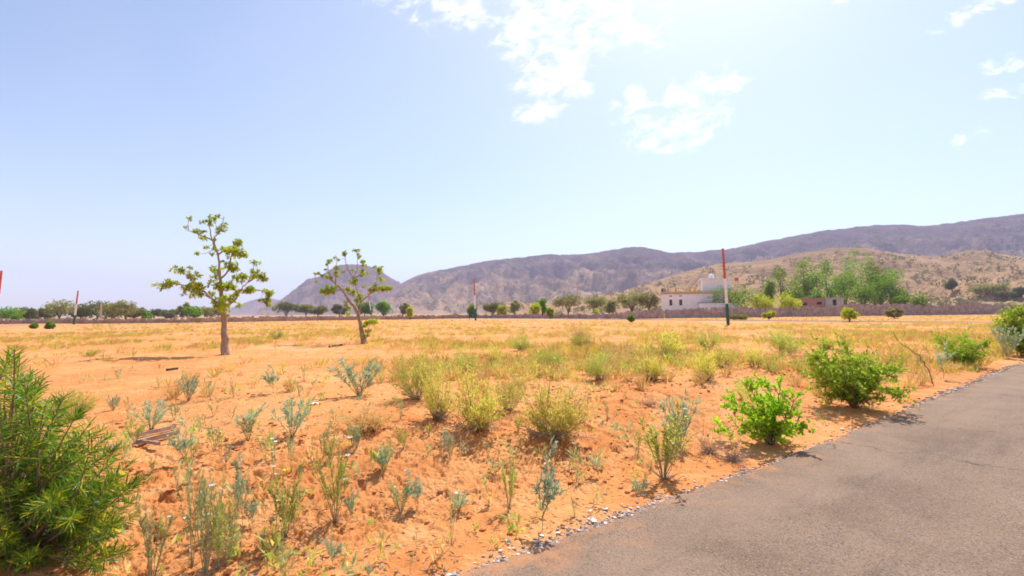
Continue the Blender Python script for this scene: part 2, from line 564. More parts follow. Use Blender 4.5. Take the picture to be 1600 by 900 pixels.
M = {
    'sand': sand_mat(),
    'asphalt': asphalt_mat(),
    'gravel': leaf_mat('mixed_gravel', [(0.20, 0.14, 0.11), (0.46, 0.36, 0.29), (0.72, 0.68, 0.64)], 0.0, 0.9, 0.2),
    'white_stone': plain_mat('white_stone', (0.55, 0.5, 0.45), (0.75, 0.73, 0.7), 20, 0.8),
    'clod': plain_mat('soil_clod', (0.50, 0.17, 0.055), (0.64, 0.26, 0.095), 2.0, 0.95),
    'bark': plain_mat('grey_bark', (0.27, 0.175, 0.12), (0.44, 0.30, 0.21), 14, 0.9, 0.8, 30, stretch=(1, 1, 0.25)),
    'far_bark': plain_mat('dark_bark', (0.10, 0.075, 0.055), (0.18, 0.13, 0.10), 3, 0.9),
    'twig': plain_mat('brown_twig', (0.16, 0.10, 0.06), (0.30, 0.20, 0.12), 12, 0.9),
    'dry_twig': plain_mat('dry_grey_twig', (0.34, 0.23, 0.18), (0.52, 0.39, 0.31), 10, 0.95),
    'green_stem': plain_mat('green_stem', (0.30, 0.29, 0.15), (0.42, 0.37, 0.21), 12, 0.7),
    'olive_stem': plain_mat('olive_stem', (0.34, 0.30, 0.09), (0.46, 0.38, 0.14), 12, 0.7),
    'oleander': leaf_mat('long_leaf', [(0.05, 0.155, 0.008), (0.19, 0.34, 0.014), (0.56, 0.52, 0.02)], 0.45, 0.38, 0.5),
    'petal': leaf_mat('yellow_petal', [(0.78, 0.68, 0.05), (0.85, 0.78, 0.14)], 0.4),
    'orange_petal': leaf_mat('orange_petal', [(0.85, 0.5, 0.02), (0.9, 0.6, 0.03)], 0.35),
    'white_petal': leaf_mat('white_petal', [(0.82, 0.82, 0.74), (0.88, 0.87, 0.8)], 0.3),
    'grey_leaf': leaf_mat('grey_green_leaf', [(0.36, 0.42, 0.15), (0.51, 0.54, 0.25), (0.60, 0.50, 0.14)], 0.4, 0.7, 0.2),
    'blue_leaf': leaf_mat('blue_green_leaf', [(0.34, 0.45, 0.24), (0.50, 0.58, 0.37)], 0.4, 0.7, 0.2),
    'olive_leaf': leaf_mat('olive_leaf', [(0.36, 0.45, 0.08), (0.52, 0.56, 0.12), (0.66, 0.56, 0.10)], 0.5, 0.7, 0.2),
    'yellow_leaf': leaf_mat('yellow_green_leaf', [(0.58, 0.59, 0.10), (0.76, 0.69, 0.14), (0.88, 0.70, 0.12)], 0.5, 0.75, 0.2),
    'tan_leaf': leaf_mat('tan_dry_leaf', [(0.70, 0.47, 0.17), (0.78, 0.55, 0.23), (0.64, 0.38, 0.15)], 0.4, 0.85, 0.1),
    'dry_grass': leaf_mat('dry_grass_blade', [(0.66, 0.44, 0.14), (0.74, 0.50, 0.19), (0.55, 0.48, 0.13)], 0.45, 0.85, 0.1),
    'bright_leaf': leaf_mat('bright_green_leaf', [(0.26, 0.50, 0.015), (0.44, 0.66, 0.02), (0.60, 0.70, 0.04)], 0.52, 0.5, 0.3),
    'shrub_leaf': leaf_mat('fresh_green_leaf', [(0.24, 0.38, 0.02), (0.40, 0.54, 0.03), (0.54, 0.56, 0.07)], 0.5, 0.6, 0.3),
    'tree_leaf': leaf_mat('tree_leaf', [(0.24, 0.35, 0.02), (0.44, 0.54, 0.025), (0.58, 0.56, 0.05)], 0.5, 0.5, 0.3),
    'far_leaf_dark': leaf_mat('far_leaf_dark', [(0.11, 0.14, 0.035), (0.19, 0.20, 0.06)], 0.35, 0.8, 0.1),
    'far_leaf_olive': leaf_mat('far_leaf_olive', [(0.22, 0.24, 0.06), (0.35, 0.33, 0.09)], 0.4, 0.8, 0.1),
    'far_leaf_green': leaf_mat('far_leaf_green', [(0.10, 0.24, 0.015), (0.23, 0.38, 0.025)], 0.45, 0.7, 0.1),
    'far_leaf_lime': leaf_mat('far_leaf_lime', [(0.40, 0.50, 0.02), (0.56, 0.60, 0.04)], 0.45, 0.7, 0.1),
    'scrub': leaf_mat('hill_scrub', [(0.17, 0.16, 0.075), (0.26, 0.24, 0.12)], 0.25, 0.9, 0.05),
    'wall_stone': plain_mat('mauve_wall_stone', (0.30, 0.235, 0.205), (0.46, 0.365, 0.33), 0.8, 0.95, 0.8, 5),
    'brown_stone': plain_mat('brown_wall_stone', (0.32, 0.225, 0.175), (0.46, 0.34, 0.265), 0.5, 0.95, 0.8, 5),
    'whitewash': plain_mat('whitewash', (0.76, 0.75, 0.73), (0.86, 0.85, 0.84), 0.5, 0.8),
    'ochre': plain_mat('ochre_paint', (0.55, 0.36, 0.13), (0.66, 0.45, 0.18), 0.8, 0.85),
    'shutter': plain_mat('brown_shutter', (0.09, 0.045, 0.03), (0.14, 0.07, 0.05), 3, 0.7),
    'concrete': plain_mat('grey_concrete', (0.36, 0.33, 0.30), (0.48, 0.44, 0.40), 1.5, 0.9),
    'brickred': plain_mat('bare_brick', (0.30, 0.165, 0.12), (0.42, 0.25, 0.185), 2.5, 0.9),
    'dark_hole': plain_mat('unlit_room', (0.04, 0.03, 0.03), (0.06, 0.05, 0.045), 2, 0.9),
    'tank_white': plain_mat('white_plastic', (0.74, 0.75, 0.76), (0.8, 0.8, 0.8), 3, 0.45),
    'red_paint': plain_mat('faded_red_paint', (0.46, 0.075, 0.05), (0.56, 0.14, 0.09), 4, 0.7),
    'white_paint': plain_mat('white_paint', (0.68, 0.66, 0.63), (0.80, 0.79, 0.78), 4, 0.7),
    'green_paint': plain_mat('dark_green_paint', (0.015, 0.085, 0.055), (0.03, 0.13, 0.08), 4, 0.7),
    'plain_pole': plain_mat('weathered_concrete', (0.40, 0.32, 0.25), (0.50, 0.42, 0.34), 4, 0.9),
    'timber': plain_mat('weathered_timber', (0.26, 0.165, 0.12), (0.46, 0.33, 0.26), 9, 0.9, 0.6, 30, stretch=(0.15, 1, 1)),
    'dark_wood': plain_mat('charred_wood', (0.035, 0.025, 0.02), (0.10, 0.06, 0.04), 12, 0.9, 0.6, 30),
    'pale_sand': plain_mat('pale_building_sand', (0.62, 0.46, 0.33), (0.74, 0.58, 0.44), 2, 0.95),
    'hill_far': hill_mat('far_hill_rock', (0.17, 0.115, 0.115), (0.27, 0.18, 0.15), (0.10, 0.09, 0.065), 0.008, 200, 0.3, 0.6),
    'hill_range': hill_mat('range_rock', (0.115, 0.07, 0.072), (0.42, 0.265, 0.165), (0.10, 0.095, 0.05), 0.007, 260, 0.50, 0.75),
    'hill_near': hill_mat('scrub_hill_soil', (0.30, 0.19, 0.115), (0.46, 0.28, 0.155), (0.20, 0.185, 0.09), 0.02, 70, 0.85, 0.75),
}

# ------------------------------------------------------------------ haze
def build_haze():
    b = MB()
    b.box((0, 1200, 205), (8800, 8800, 414))
    m, N = new_mat('air')
    out = N.n('ShaderNodeOutputMaterial')
    pv = N.n('ShaderNodeVolumePrincipled')
    pv.inputs['Color'].default_value = (0.66, 0.70, 1.0, 1)
    pv.inputs['Density'].default_value = 0.00021
    pv.inputs['Anisotropy'].default_value = 0.0
    N.set(out, 'Volume', pv)
    o = link(bpy.data.objects.new('haze', b.mesh('haze', m)))
    o['kind'] = 'stuff'


build_haze()


# ------------------------------------------------------------------ ground sheet
def structure(name, me):
    o = link(bpy.data.objects.new(name, me))
    o['kind'] = 'structure'
    return o


def grid_faces(nr, nc, wrap=False):
    i = np.arange(nr - 1)[:, None] * nc
    k = np.arange(nc if wrap else nc - 1)[None, :]
    k2 = (k + 1) % nc
    return np.stack([i + k, i + k2, i + nc + k2, i + nc + k], -1).reshape(-1, 4)


def build_ground():
    r = [0.4, 0.9, 1.4, 1.9]
    q = 2.2
    while q < 14:
        r.append(q)
        q *= 1.0052
    while q < 120:
        r.append(q)
        q *= 1.022
    while q < 4000:
        r.append(q)
        q *= 1.09
    r = np.array(r)
    az = np.concatenate([np.linspace(-60, 60, 900), np.linspace(62, 298, 60)[1:-1]])
    az = np.radians(az)
    X = r[:, None] * np.sin(az)[None, :]
    Y = r[:, None] * np.cos(az)[None, :]
    Z = height(X, Y)
    b = MB()
    b.add(np.stack([X, Y, Z], -1).reshape(-1, 3), grid_faces(len(r), len(az), True)[:, ::-1])
    c = MB()
    n0 = len(az)
    b.add([[0, 0, -0.06]], np.zeros((0, 3), int))
    b.f.append((np.array([[b.n - 1, (k + 1) % n0, k] for k in range(n0)]), 0))
    structure('ground', b.mesh('ground', M['sand'], True))


build_ground()


def build_road(name, u0, u1, e_lo, e_hi, along_u, du_fn, seed, ragged=0.06):
    """asphalt slab; u along it. for cross roads the roles of the axes swap"""
    us = [u0]
    while us[-1] < u1:
        us.append(us[-1] + du_fn(us[-1]))
    us = np.array(us)
    n = len(us)
    rg = ragged * (fbm(us * 0.9 + seed, us * 0 + seed, 4, 0.6)) + ragged * 0.5 * fbm(us * 6.0, us * 0 + seed + 3, 3, 0.6)
    rg2 = ragged * (fbm(us * 0.9 + seed + 50, us * 0 + seed, 4, 0.6))
    hi = e_hi + rg + (edge(us) - EDGE if along_u else 0)
    lo = e_lo + rg2
    prof = [(0.0, -0.05), (0.0, 0.0), (0.04, 0.012)]
    fr = np.linspace(0, 1, 26)
    cols = [(lo, -0.06), (lo + 0.02, -0.004)]
    V = []
    for k, (vv, zz) in enumerate(cols):
        V.append((vv, np.full(n, zz)))
    for f in fr:
        vv = lo + 0.06 + (hi - lo - 0.12) * f
        V.append((vv, 0.006 + 0.012 * perlin(us * 0.7 + seed, vv * 0.9)))
    V.append((hi - 0.02, np.full(n, -0.004)))
    V.append((hi, np.full(n, -0.06)))
    nc = len(V)
    vv = np.stack([a for a, _ in V], 1)
    zz = np.stack([a for _, a in V], 1)
    uu = np.repeat(us[:, None], nc, 1)
    b = MB()
    f = grid_faces(n, nc)
    b.add(np.stack([uu, vv, zz], -1).reshape(-1, 3), f[:, ::-1])
    o = structure(name, b.mesh(name, M['asphalt'], True))
    ang = math.atan2(0.6, 0.8)
    o.rotation_euler = (0, 0, ang if along_u else ang + PI / 2)
    return o


near_road = build_road('road', -60, 71.9, -3.7, EDGE, True, lambda u: 0.035 if -3 < u < 14 else (0.12 if u < 40 else 0.5), 1.0)
# cross roads: their own axis runs along +v, their across axis along -u
far_road = build_road('far_road', -60, 400, -78.0, -72.0, False, lambda u: 0.8, 7.0, 0.25)
far_road.location.z = 0.11
left_road = build_road('side_road', 6.0, 400, 16.0, 22.0, False, lambda u: 0.8, 21.0, 0.25)
left_road.location.z = 0.11


# ------------------------------------------------------------------ hills
def interp_px(pts, xs):
    p = np.array(pts, float)
    # monotone-ish smooth interpolation
    return np.interp(xs, p[:, 0], p[:, 1])


def build_hill(name, pts, depth, toe, mat, nx=260, nt=46, relief=0.25, seed=0.0, freq=6.0, rough=0.012):
    """ridge given by directions in the landscape (photo x, y) at a depth; slopes fall towards the plain on both sides"""
    xs = np.linspace(pts[0][0], pts[-1][0], nx)
    ys = interp_px(pts, xs)
    k = np.ones(7) / 7
    ys = np.convolve(np.pad(ys, 3, mode='edge'), k, 'valid')
    Dp = np.interp(xs, [p[0] for p in depth], [p[1] for p in depth]) if isinstance(depth, list) else np.full(nx, float(depth))
    Dt = np.interp(xs, [p[0] for p in toe], [p[1] for p in toe]) if isinstance(toe, list) else np.full(nx, float(toe))
    rid = np.array([list(ray(x, y)) for x, y in zip(xs, ys)])
    H = np.maximum(CAM.z + rid[:, 2] * Dp, 0.0)
    ts = np.concatenate([np.linspace(0, 1, nt), 1 + np.linspace(0, 0.8, 14)[1:]])
    T = ts[:, None]
    D = Dt[None, :] + (Dp - Dt)[None, :] * T
    X = rid[:, 0][None, :] * D
    Y = D
    Hm = H.max()
    w = freq / (Dp.mean() - Dt.mean())
    # spurs: ridged noise stretched down the slope
    sp = 1 - 2 * np.abs(fbm(X * w * 0.8 + seed, Y * w * 0.35 + seed, 4, 0.5))
    sp2 = fbm(X * w * 2.5 + seed, Y * w * 1.6, 4, 0.55)
    tt = np.clip(np.where(T > 1, 1 - (T - 1) / 0.8, T), 0, 1)
    base = tt ** 1.25 * (0.55 + 0.45 * tt)
    env = np.clip(tt * (1.02 - tt) * 4, 0, 1)
    Z = H[None, :] * base + Hm * relief * env * (sp - 0.35) * 0.6 + Hm * relief * 0.22 * env * sp2
    Z += Hm * rough * fbm(X * w * 9, Y * w * 9 + seed, 3, 0.6) * np.clip(tt * 3, 0, 1)
    Z = np.minimum(Z, H[None, :] * (0.25 + 0.75 * tt) + Hm * rough) if relief > 0.3 else Z
    Z = np.where(T <= 1e-6, -0.6, np.maximum(Z, -0.6 + 0 * Z))
    Z[-1, :] = -0.6
    b = MB()
    f = grid_faces(len(ts), nx)
    b.add(np.stack([X, Y + 0 * X, Z], -1).reshape(-1, 3), f)
    me = b.mesh(name, mat, True)
    o = structure(name, me)
    return o, BVHTree.FromPolygons([tuple(v) for v in b.v[0]], [tuple(q) for q in f]), np.stack([X, Y + 0 * X, Z], -1)


H_TINY = build_hill('hill', [(335, 490), (362, 481), (385, 472), (405, 466), (425, 466), (445, 472), (480, 482), (510, 490)], 2600, 2150,
                    M['hill_far'], nx=90, nt=24, relief=0.12, seed=3.0)
H_LEFT = build_hill('hill', [(402, 491), (430, 474), (447, 463), (470, 445), (478, 437), (500, 431), (520, 419), (528, 414), (545, 413), (562, 413),
                             (578, 416), (592, 420), (604, 431), (618, 438), (630, 444), (650, 455), (690, 468), (740, 480), (770, 490)],
                    1750, 1250, M['hill_far'], nx=240, nt=40, relief=0.22, seed=8.0, freq=6.0, rough=0.03)
H_RANGE = build_hill('hill_range', [(560, 491), (600, 464), (628, 443), (645, 434), (662, 428), (690, 422), (720, 415), (745, 411), (772, 407), (810, 402), (850, 397.5),
                                    (880, 397), (905, 398.5), (930, 396), (955, 391), (980, 387), (1000, 386.5), (1020, 389), (1035, 393), (1050, 394.5),
                                    (1090, 393), (1130, 391), (1160, 386), (1200, 377), (1240, 369), (1280, 362), (1320, 357), (1360, 352.5), (1390, 351),
                                    (1420, 352.5), (1445, 354), (1480, 350), (1520, 344), (1560, 340), (1600, 335), (1680, 326), (1780, 322), (1900, 335), (2050, 380), (2200, 440), (2300, 482)],
                        [(560, 2100), (1000, 1900), (1600, 1500), (2300, 1300)], [(560, 1150), (1000, 900), (1600, 720), (2300, 600)],
                        M['hill_range'], nx=620, nt=70, relief=0.34, seed=14.0, freq=7.0, rough=0.010)
H_NEAR = build_hill('scrub_hill', [(760, 488), (830, 479), (900, 472), (960, 460), (1000, 447), (1050, 432), (1090, 420), (1130, 412), (1170, 410), (1210, 404),
                                   (1250, 395), (1300, 388), (1340, 387), (1370, 391), (1410, 398), (1460, 402), (1500, 394), (1540, 391), (1580, 400),
                                   (1620, 404), (1700, 398), (1800, 405), (1950, 440), (2100, 482)],
                       [(760, 620), (1200, 560), (2100, 480)], [(760, 330), (1000, 235), (1300, 205), (1600, 190), (2100, 180)],
                       M['hill_near'], nx=420, nt=60, relief=0.30, seed=23.0, freq=6.0, rough=0.02)


def surface_at(hill, px, py):
    d = ray(px, py)
    hit = hill[1].ray_cast(CAM, d.normalized())
    return hit[0]


def blob_leaves(b, c, rx, ry, rz, n, size, rng, mat=0, shell=0.55, squash=1.0):
    """leaf sized faces through an ellipsoid, thicker towards its skin"""
    d = rand_dirs(n, rng)
    rr = rng.uniform(shell ** 3, 1, n) ** (1 / 3)
    rr = np.where(rng.random(n) < 0.14, rr * rng.uniform(1.0, 1.45, n), rr)
    P = np.array(c) + d * rr[:, None] * np.array([rx, ry, rz])
    D = unit(d * 0.8 + rng.normal(size=(n, 3)) * 0.8 + np.array([0, 0, -0.15]))
    s = size * rng.uniform(0.6, 1.4, n)
    b.leaves(P, D, s, s * 0.75, rng, fold=0.15, mat=mat)


def scatter_scrub(name, hill, n, size, seed, tmax=0.9):
    """hillside scrub: nobody could count it"""
    rng = np.random.default_rng(seed)
    G = hill[2]
    nr, nc = G.shape[:2]
    b = MB()
    i = rng.integers(1, int(nr * tmax), n)
    j = rng.integers(0, nc - 1, n)
    P = G[i, j] + (G[np.minimum(i + 1, nr - 1), j + 1] - G[i, j]) * rng.uniform(0, 1, n)[:, None]
    keep = fbm(P[:, 0] * 0.02 + seed, P[:, 1] * 0.012, 3) > -0.15
    P = P[keep]
    for p in P:
        s = size * rng.uniform(0.5, 1.5)
        blob_leaves(b, p + np.array([0, 0, s * 0.35]), s, s, s * 0.7, 14, s * 0.9, rng)
    o = link(bpy.data.objects.new(name, b.mesh(name, M['scrub'])))
    o['kind'] = 'stuff'


scatter_scrub('hillside_scrub', H_NEAR, 3600, 1.5, 5, 0.78)
scatter_scrub('range_scrub', H_RANGE, 5200, 4.6, 6, 0.75)


# ------------------------------------------------------------------ two pollarded trees
def make_tree(name, label, base, zoom, trunk, limbs, clumps, leaf_protos, seed, r0):
    """skeleton given on the tree's own plane in metres, then given depth"""
    rng = np.random.default_rng(seed)
    x0, y0, sc, Y = zoom
    origin = ground_at(*base)
    Yd = origin.y
    t = thing(name, label, 'tree', origin)

    def P(p, dy=0.0):
        w = at_depth(x0 + p[0] / sc, y0 + p[1] / sc, Yd)
        v = w - origin
        return np.array([v.x, v.y + dy, v.z])
    tp = [P(p) for p in trunk]
    tp[0][2] -= 0.1
    n = len(tp)
    rad = np.array([r0 * 1.25] + [r0 * (1 - 0.78 * (i / (n - 1)) ** 0.9) for i in range(1, n)])
    pts, rr = smooth_path(tp, rad, 5, rng, 0.012)
    b = MB()
    b.tube(pts, rr * (1 + 0.07 * rng.normal(size=len(rr))), 10)
    part('trunk', b.mesh('trunk', M['bark'], True), t)
    skel = [pts]
    for lb in limbs:
        dirn = rng.uniform(-1, 1)
        L = len(lb)
        lp = [P(p, dirn * 0.28 * i) for i, p in enumerate(lb)]
        # start on an existing limb
        allp = np.concatenate(skel)
        k = np.argmin(((allp - lp[0]) ** 2)[:, [0, 2]].sum(1) + 0.02 * (allp - lp[0])[:, 1] ** 2)
        lp[0] = allp[k].copy()
        for i in range(1, L):
            lp[i][1] += lp[0][1] * 0.8
        rb = r0 * 0.27
        p2, r2 = smooth_path(lp, np.linspace(rb, r0 * 0.07, L), 4, rng, 0.012)
        b = MB()
        b.tube(p2, r2, 6)
        part('branch', b.mesh('branch', M['bark'], True), t)
        skel.append(p2)
    for sk in skel[1:]:
        for _ in range(4):
            i = rng.integers(int(len(sk) * 0.35), len(sk))
            o = part('leaf_clump', leaf_protos[rng.integers(len(leaf_protos))], t, sk[i] + rng.normal(size=3) * 0.06)
            o.rotation_euler = (rng.uniform(-0.4, 0.4), rng.uniform(-0.4, 0.4), rng.uniform(0, 2 * PI))
            q = rng.uniform(0.10, 0.22)
            o.scale = (q, q, q)
    allp = np.concatenate(skel)
    for (cx, cyy, cr) in clumps:
        tw = MB()
        c = P((cx, cyy))
        k = np.argmin((allp - c)[:, 0] ** 2 + (allp - c)[:, 2] ** 2)
        c[1] = allp[k][1] + rng.uniform(-0.35, 0.35)
        a = allp[k]
        m = (a + c) / 2 + rng.normal(size=3) * 0.05
        tw.tube([a, m, c], [0.012, 0.009, 0.005], 4)
        part('twig', tw.mesh('twig', M['bark'], True), t)
        s = (cr / sc) * Yd / F
        o = part('leaf_clump', leaf_protos[rng.integers(len(leaf_protos))], t, c)
        o.rotation_euler = (rng.uniform(-0.3, 0.3), rng.uniform(-0.3, 0.3), rng.uniform(0, 2 * PI))
        o.scale = (s * 1.38, s * 1.38, s * rng.uniform(1.1, 1.4))
    return t


def smooth_path(p, r, sub, rng, jit):
    p = np.asarray(p, float)
    r = np.asarray(r, float)
    n = len(p)
    out, ro = [], []
    for i in range(n - 1):
        p0, p1, p2, p3 = p[max(i - 1, 0)], p[i], p[i + 1], p[min(i + 2, n - 1)]
        for k in range(sub):
            s = k / sub
            q = 0.5 * ((2 * p1) + (-p0 + p2) * s + (2 * p0 - 5 * p1 + 4 * p2 - p3) * s * s + (-p0 + 3 * p1 - 3 * p2 + p3) * s ** 3)
            out.append(q + (rng.normal(size=3) * jit if (i or k) else 0))
            ro.append(r[i] + (r[i + 1] - r[i]) * s)
    out.append(p[-1])
    ro.append(r[-1])
    return np.array(out), np.array(ro)


def clump_proto(seed):
    """a tuft of leaf stars, about 1 across its radius"""
    rng = np.random.default_rng(seed)
    b = MB()
    for k in range(12):
        d = unit(rng.normal(size=3)) * rng.uniform(0.2, 0.9)
        d[2] *= 0.7
        b.tube([np.zeros(3), d * 0.5 + np.array([0, 0, 0.06]), d], [0.02, 0.017, 0.013], 3)
        n = 11
        D = unit(rng.normal(size=(n, 3)) + np.array([0, 0, 0.25]) + unit(d) * 0.5)
        L = rng.uniform(0.28, 0.58, n)
        b.leaves(np.tile(d, (n, 1)), D, L, L * 0.4, rng, fold=0.2, widest=0.55, bend=0.22, rich=True)
    return b.mesh('leaf_clump', M['tree_leaf'])


CL = [clump_proto(100 + i) for i in range(6)]
T1 = make_tree('field_tree', 'taller field tree with straight trunk and sparse tufted green crown', (350, 553), (220, 320, 3.4625, 0),
               [(460, 812), (452, 700), (447, 560), (436, 480), (430, 380), (418, 270)],
               [[(418, 270), (385, 195), (370, 120), (374, 75)], [(418, 270), (402, 190), (440, 140), (465, 65)],
                [(385, 195), (340, 170), (265, 140)], [(420, 270), (442, 240), (495, 195)],
                [(433, 400), (490, 360), (520, 290), (560, 260), (610, 285)], [(445, 555), (405, 515), (345, 470), (305, 390), (260, 360)],
                [(405, 515), (330, 455), (225, 430), (165, 432)], [(447, 560), (520, 515), (560, 465), (610, 420), (660, 320)],
                [(560, 465), (640, 462), (680, 485)], [(610, 420), (660, 390), (690, 402)], [(433, 440), (480, 440)], [(490, 360), (545, 330)]],
               [(375, 75, 26), (345, 100, 14), (300, 85, 15), (460, 70, 15), (475, 105, 8), (470, 145, 12), (325, 180, 18), (345, 145, 12), (350, 230, 14),
                (330, 272, 17), (495, 195, 24), (400, 240, 18), (415, 270, 14), (525, 262, 34), (570, 265, 32), (605, 290, 28), (540, 332, 22), (460, 312, 12),
                (410, 350, 28), (265, 360, 28), (300, 390, 32), (330, 350, 14), (160, 435, 34), (205, 425, 26), (285, 470, 34), (320, 462, 28), (360, 440, 26),
                (395, 390, 22), (420, 435, 32), (465, 452, 36), (565, 390, 30), (530, 400, 22), (655, 320, 22), (660, 370, 24), (638, 388, 22), (690, 405, 12),
                (620, 460, 25), (660, 470, 26), (590, 470, 22), (660, 530, 30), (638, 518, 18), (683, 545, 14), (435, 535, 34), (500, 518, 36), (480, 560, 28),
                (520, 545, 18), (350, 495, 24), (480, 598, 11), (375, 480, 20), (430, 510, 24), (300, 440, 22)], CL, 3, 0.15)
T2 = make_tree('field_tree', 'shorter leaning field tree with forked trunk before the far hill', (570, 537), (460, 370, 4.736, 0),
               [(522, 790), (492, 670), (462, 545), (400, 470), (350, 390), (280, 325)],
               [[(470, 560), (500, 480), (470, 400), (455, 310), (482, 230), (485, 110)], [(280, 325), (230, 290), (140, 275)],
                [(280, 325), (240, 235), (235, 170)], [(300, 340), (296, 230), (294, 155)], [(455, 310), (410, 240), (390, 130)],
                [(490, 490), (560, 420), (600, 330), (625, 240)], [(560, 420), (620, 395), (690, 385)], [(458, 310), (510, 270), (522, 180)],
                [(400, 470), (380, 500), (383, 560)], [(345, 390), (300, 400), (250, 400)], [(520, 780), (548, 720), (570, 640)]],
               [(235, 170, 22), (215, 200, 12), (290, 230, 24), (292, 165, 10), (220, 300, 22), (140, 330, 14), (320, 290, 16), (240, 408, 38), (275, 378, 34),
                (380, 392, 36), (415, 405, 30), (375, 265, 16), (410, 320, 14), (388, 140, 12), (405, 120, 10), (480, 108, 18), (490, 150, 18), (522, 185, 22),
                (525, 215, 18), (435, 250, 18), (505, 265, 28), (560, 275, 16), (620, 242, 28), (603, 225, 16), (650, 220, 10), (630, 312, 24), (575, 385, 36),
                (460, 350, 20), (500, 440, 30), (480, 470, 26), (690, 385, 36), (655, 380, 26), (722, 385, 20), (522, 370, 14), (552, 645, 38), (595, 622, 30),
                (532, 662, 22), (365, 180, 10)], CL, 4, 0.15)


# ------------------------------------------------------------------ plant prototypes (unit height)
def add_stem(b, p0, d, L, curve, r, rng, n=6, sides=4, mat=0):
    s = np.linspace(0, 1, n)
    path = p0 + d * (L * s)[:, None] + curve * (s ** 2)[:, None] * L
    b.tube(path, np.linspace(r, r * 0.4, n), sides, mat, cap=False)
    return path


def along(path, s):
    k = s * (len(path) - 1)
    i = np.minimum(k.astype(int), len(path) - 2)
    f = (k - i)[:, None]
    return path[i] * (1 - f) + path[i + 1] * f, unit(path[i + 1] - path[i])


def weed_proto(seed, stems=6, leaf='grey_leaf', spread=0.4, leaf_len=0.12, dens=26, flowers=4, lead=False, dry=0):
    """upright desert weed: stems, leaves, pale flower heads"""
    rng = np.random.default_rng(seed)
    st, lf, fl = MB(), MB(), []
    for k in range(stems):
        a = rng.uniform(0, 2 * PI)
        sp = spread * rng.uniform(0.15, 1.0) * (0.25 if (lead and k == 0) else 1)
        L = rng.uniform(0.6, 0.98) if not (lead and k == 0) else 1.0
        d = unit(np.array([math.cos(a) * sp, math.sin(a) * sp, 1.0]))
        p0 = np.array([math.cos(a), math.sin(a), 0]) * rng.uniform(0, 0.03)
        if lead and k > 0:
            p0 = p0 + np.array([0, 0, rng.uniform(0.1, 0.55)])
            L *= 0.55
            d = unit(d + np.array([math.cos(a), math.sin(a), 0]) * 0.4)
        path = add_stem(st, p0, d, L, np.array([math.cos(a) * 0.1, math.sin(a) * 0.1, 0.04]) + rng.normal(size=3) * 0.06, 0.008, rng)
        n = int(dens * rng.uniform(0.7, 1.2))
        s = rng.uniform(0.18, 1.0, n) ** 0.75
        P, tg = along(path, s)
        D = unit(tg * 0.75 + rand_dirs(n, rng) * 0.9 + np.array([0, 0, 0.15]))
        ll = leaf_len * rng.uniform(0.6, 1.25, n)
        lf.leaves(P, D, ll, ll * 0.27, rng, fold=0.3, bend=0.12)
        # short side shoots
        for _ in range(3):
            s1 = np.array([rng.uniform(0.35, 0.9)])
            q, tg1 = along(path, s1)
            d1 = unit(tg1[0] + rand_dirs(1, rng)[0] * 0.8)
            pth = add_stem(st, q[0], d1, rng.uniform(0.1, 0.22), np.array([0, 0, 0.1]), 0.006, rng, 4, 3)
            P, tg2 = along(pth, rng.uniform(0.2, 1, 9))
            D = unit(tg2 + rand_dirs(9, rng) * 0.8)
            lf.leaves(P, D, leaf_len * 0.75 * rng.uniform(0.6, 1.2, 9), leaf_len * 0.25, rng, fold=0.3)
            if len(fl) < flowers and rng.random() < 0.5:
                fl.append(pth[-1])
        if len(fl) < flowers:
            fl.append(path[-1])
    dr = None
    if dry:
        dr = MB()
        for _ in range(dry):
            a = rng.uniform(0, 2 * PI)
            d = unit(np.array([math.cos(a), math.sin(a), rng.uniform(0.1, 0.9)]))
            add_stem(dr, np.zeros(3), d, rng.uniform(0.12, 0.3), rng.normal(size=3) * 0.2, 0.007, rng, 4, 3)
        dr = dr.mesh('dry_twigs', M['dry_twig'])
    return {'stems': st.mesh('stems', M['green_stem'], True), 'leaves': lf.mesh('leaves', M[leaf]), 'dry_twigs': dr, 'flowers': fl[:flowers]}


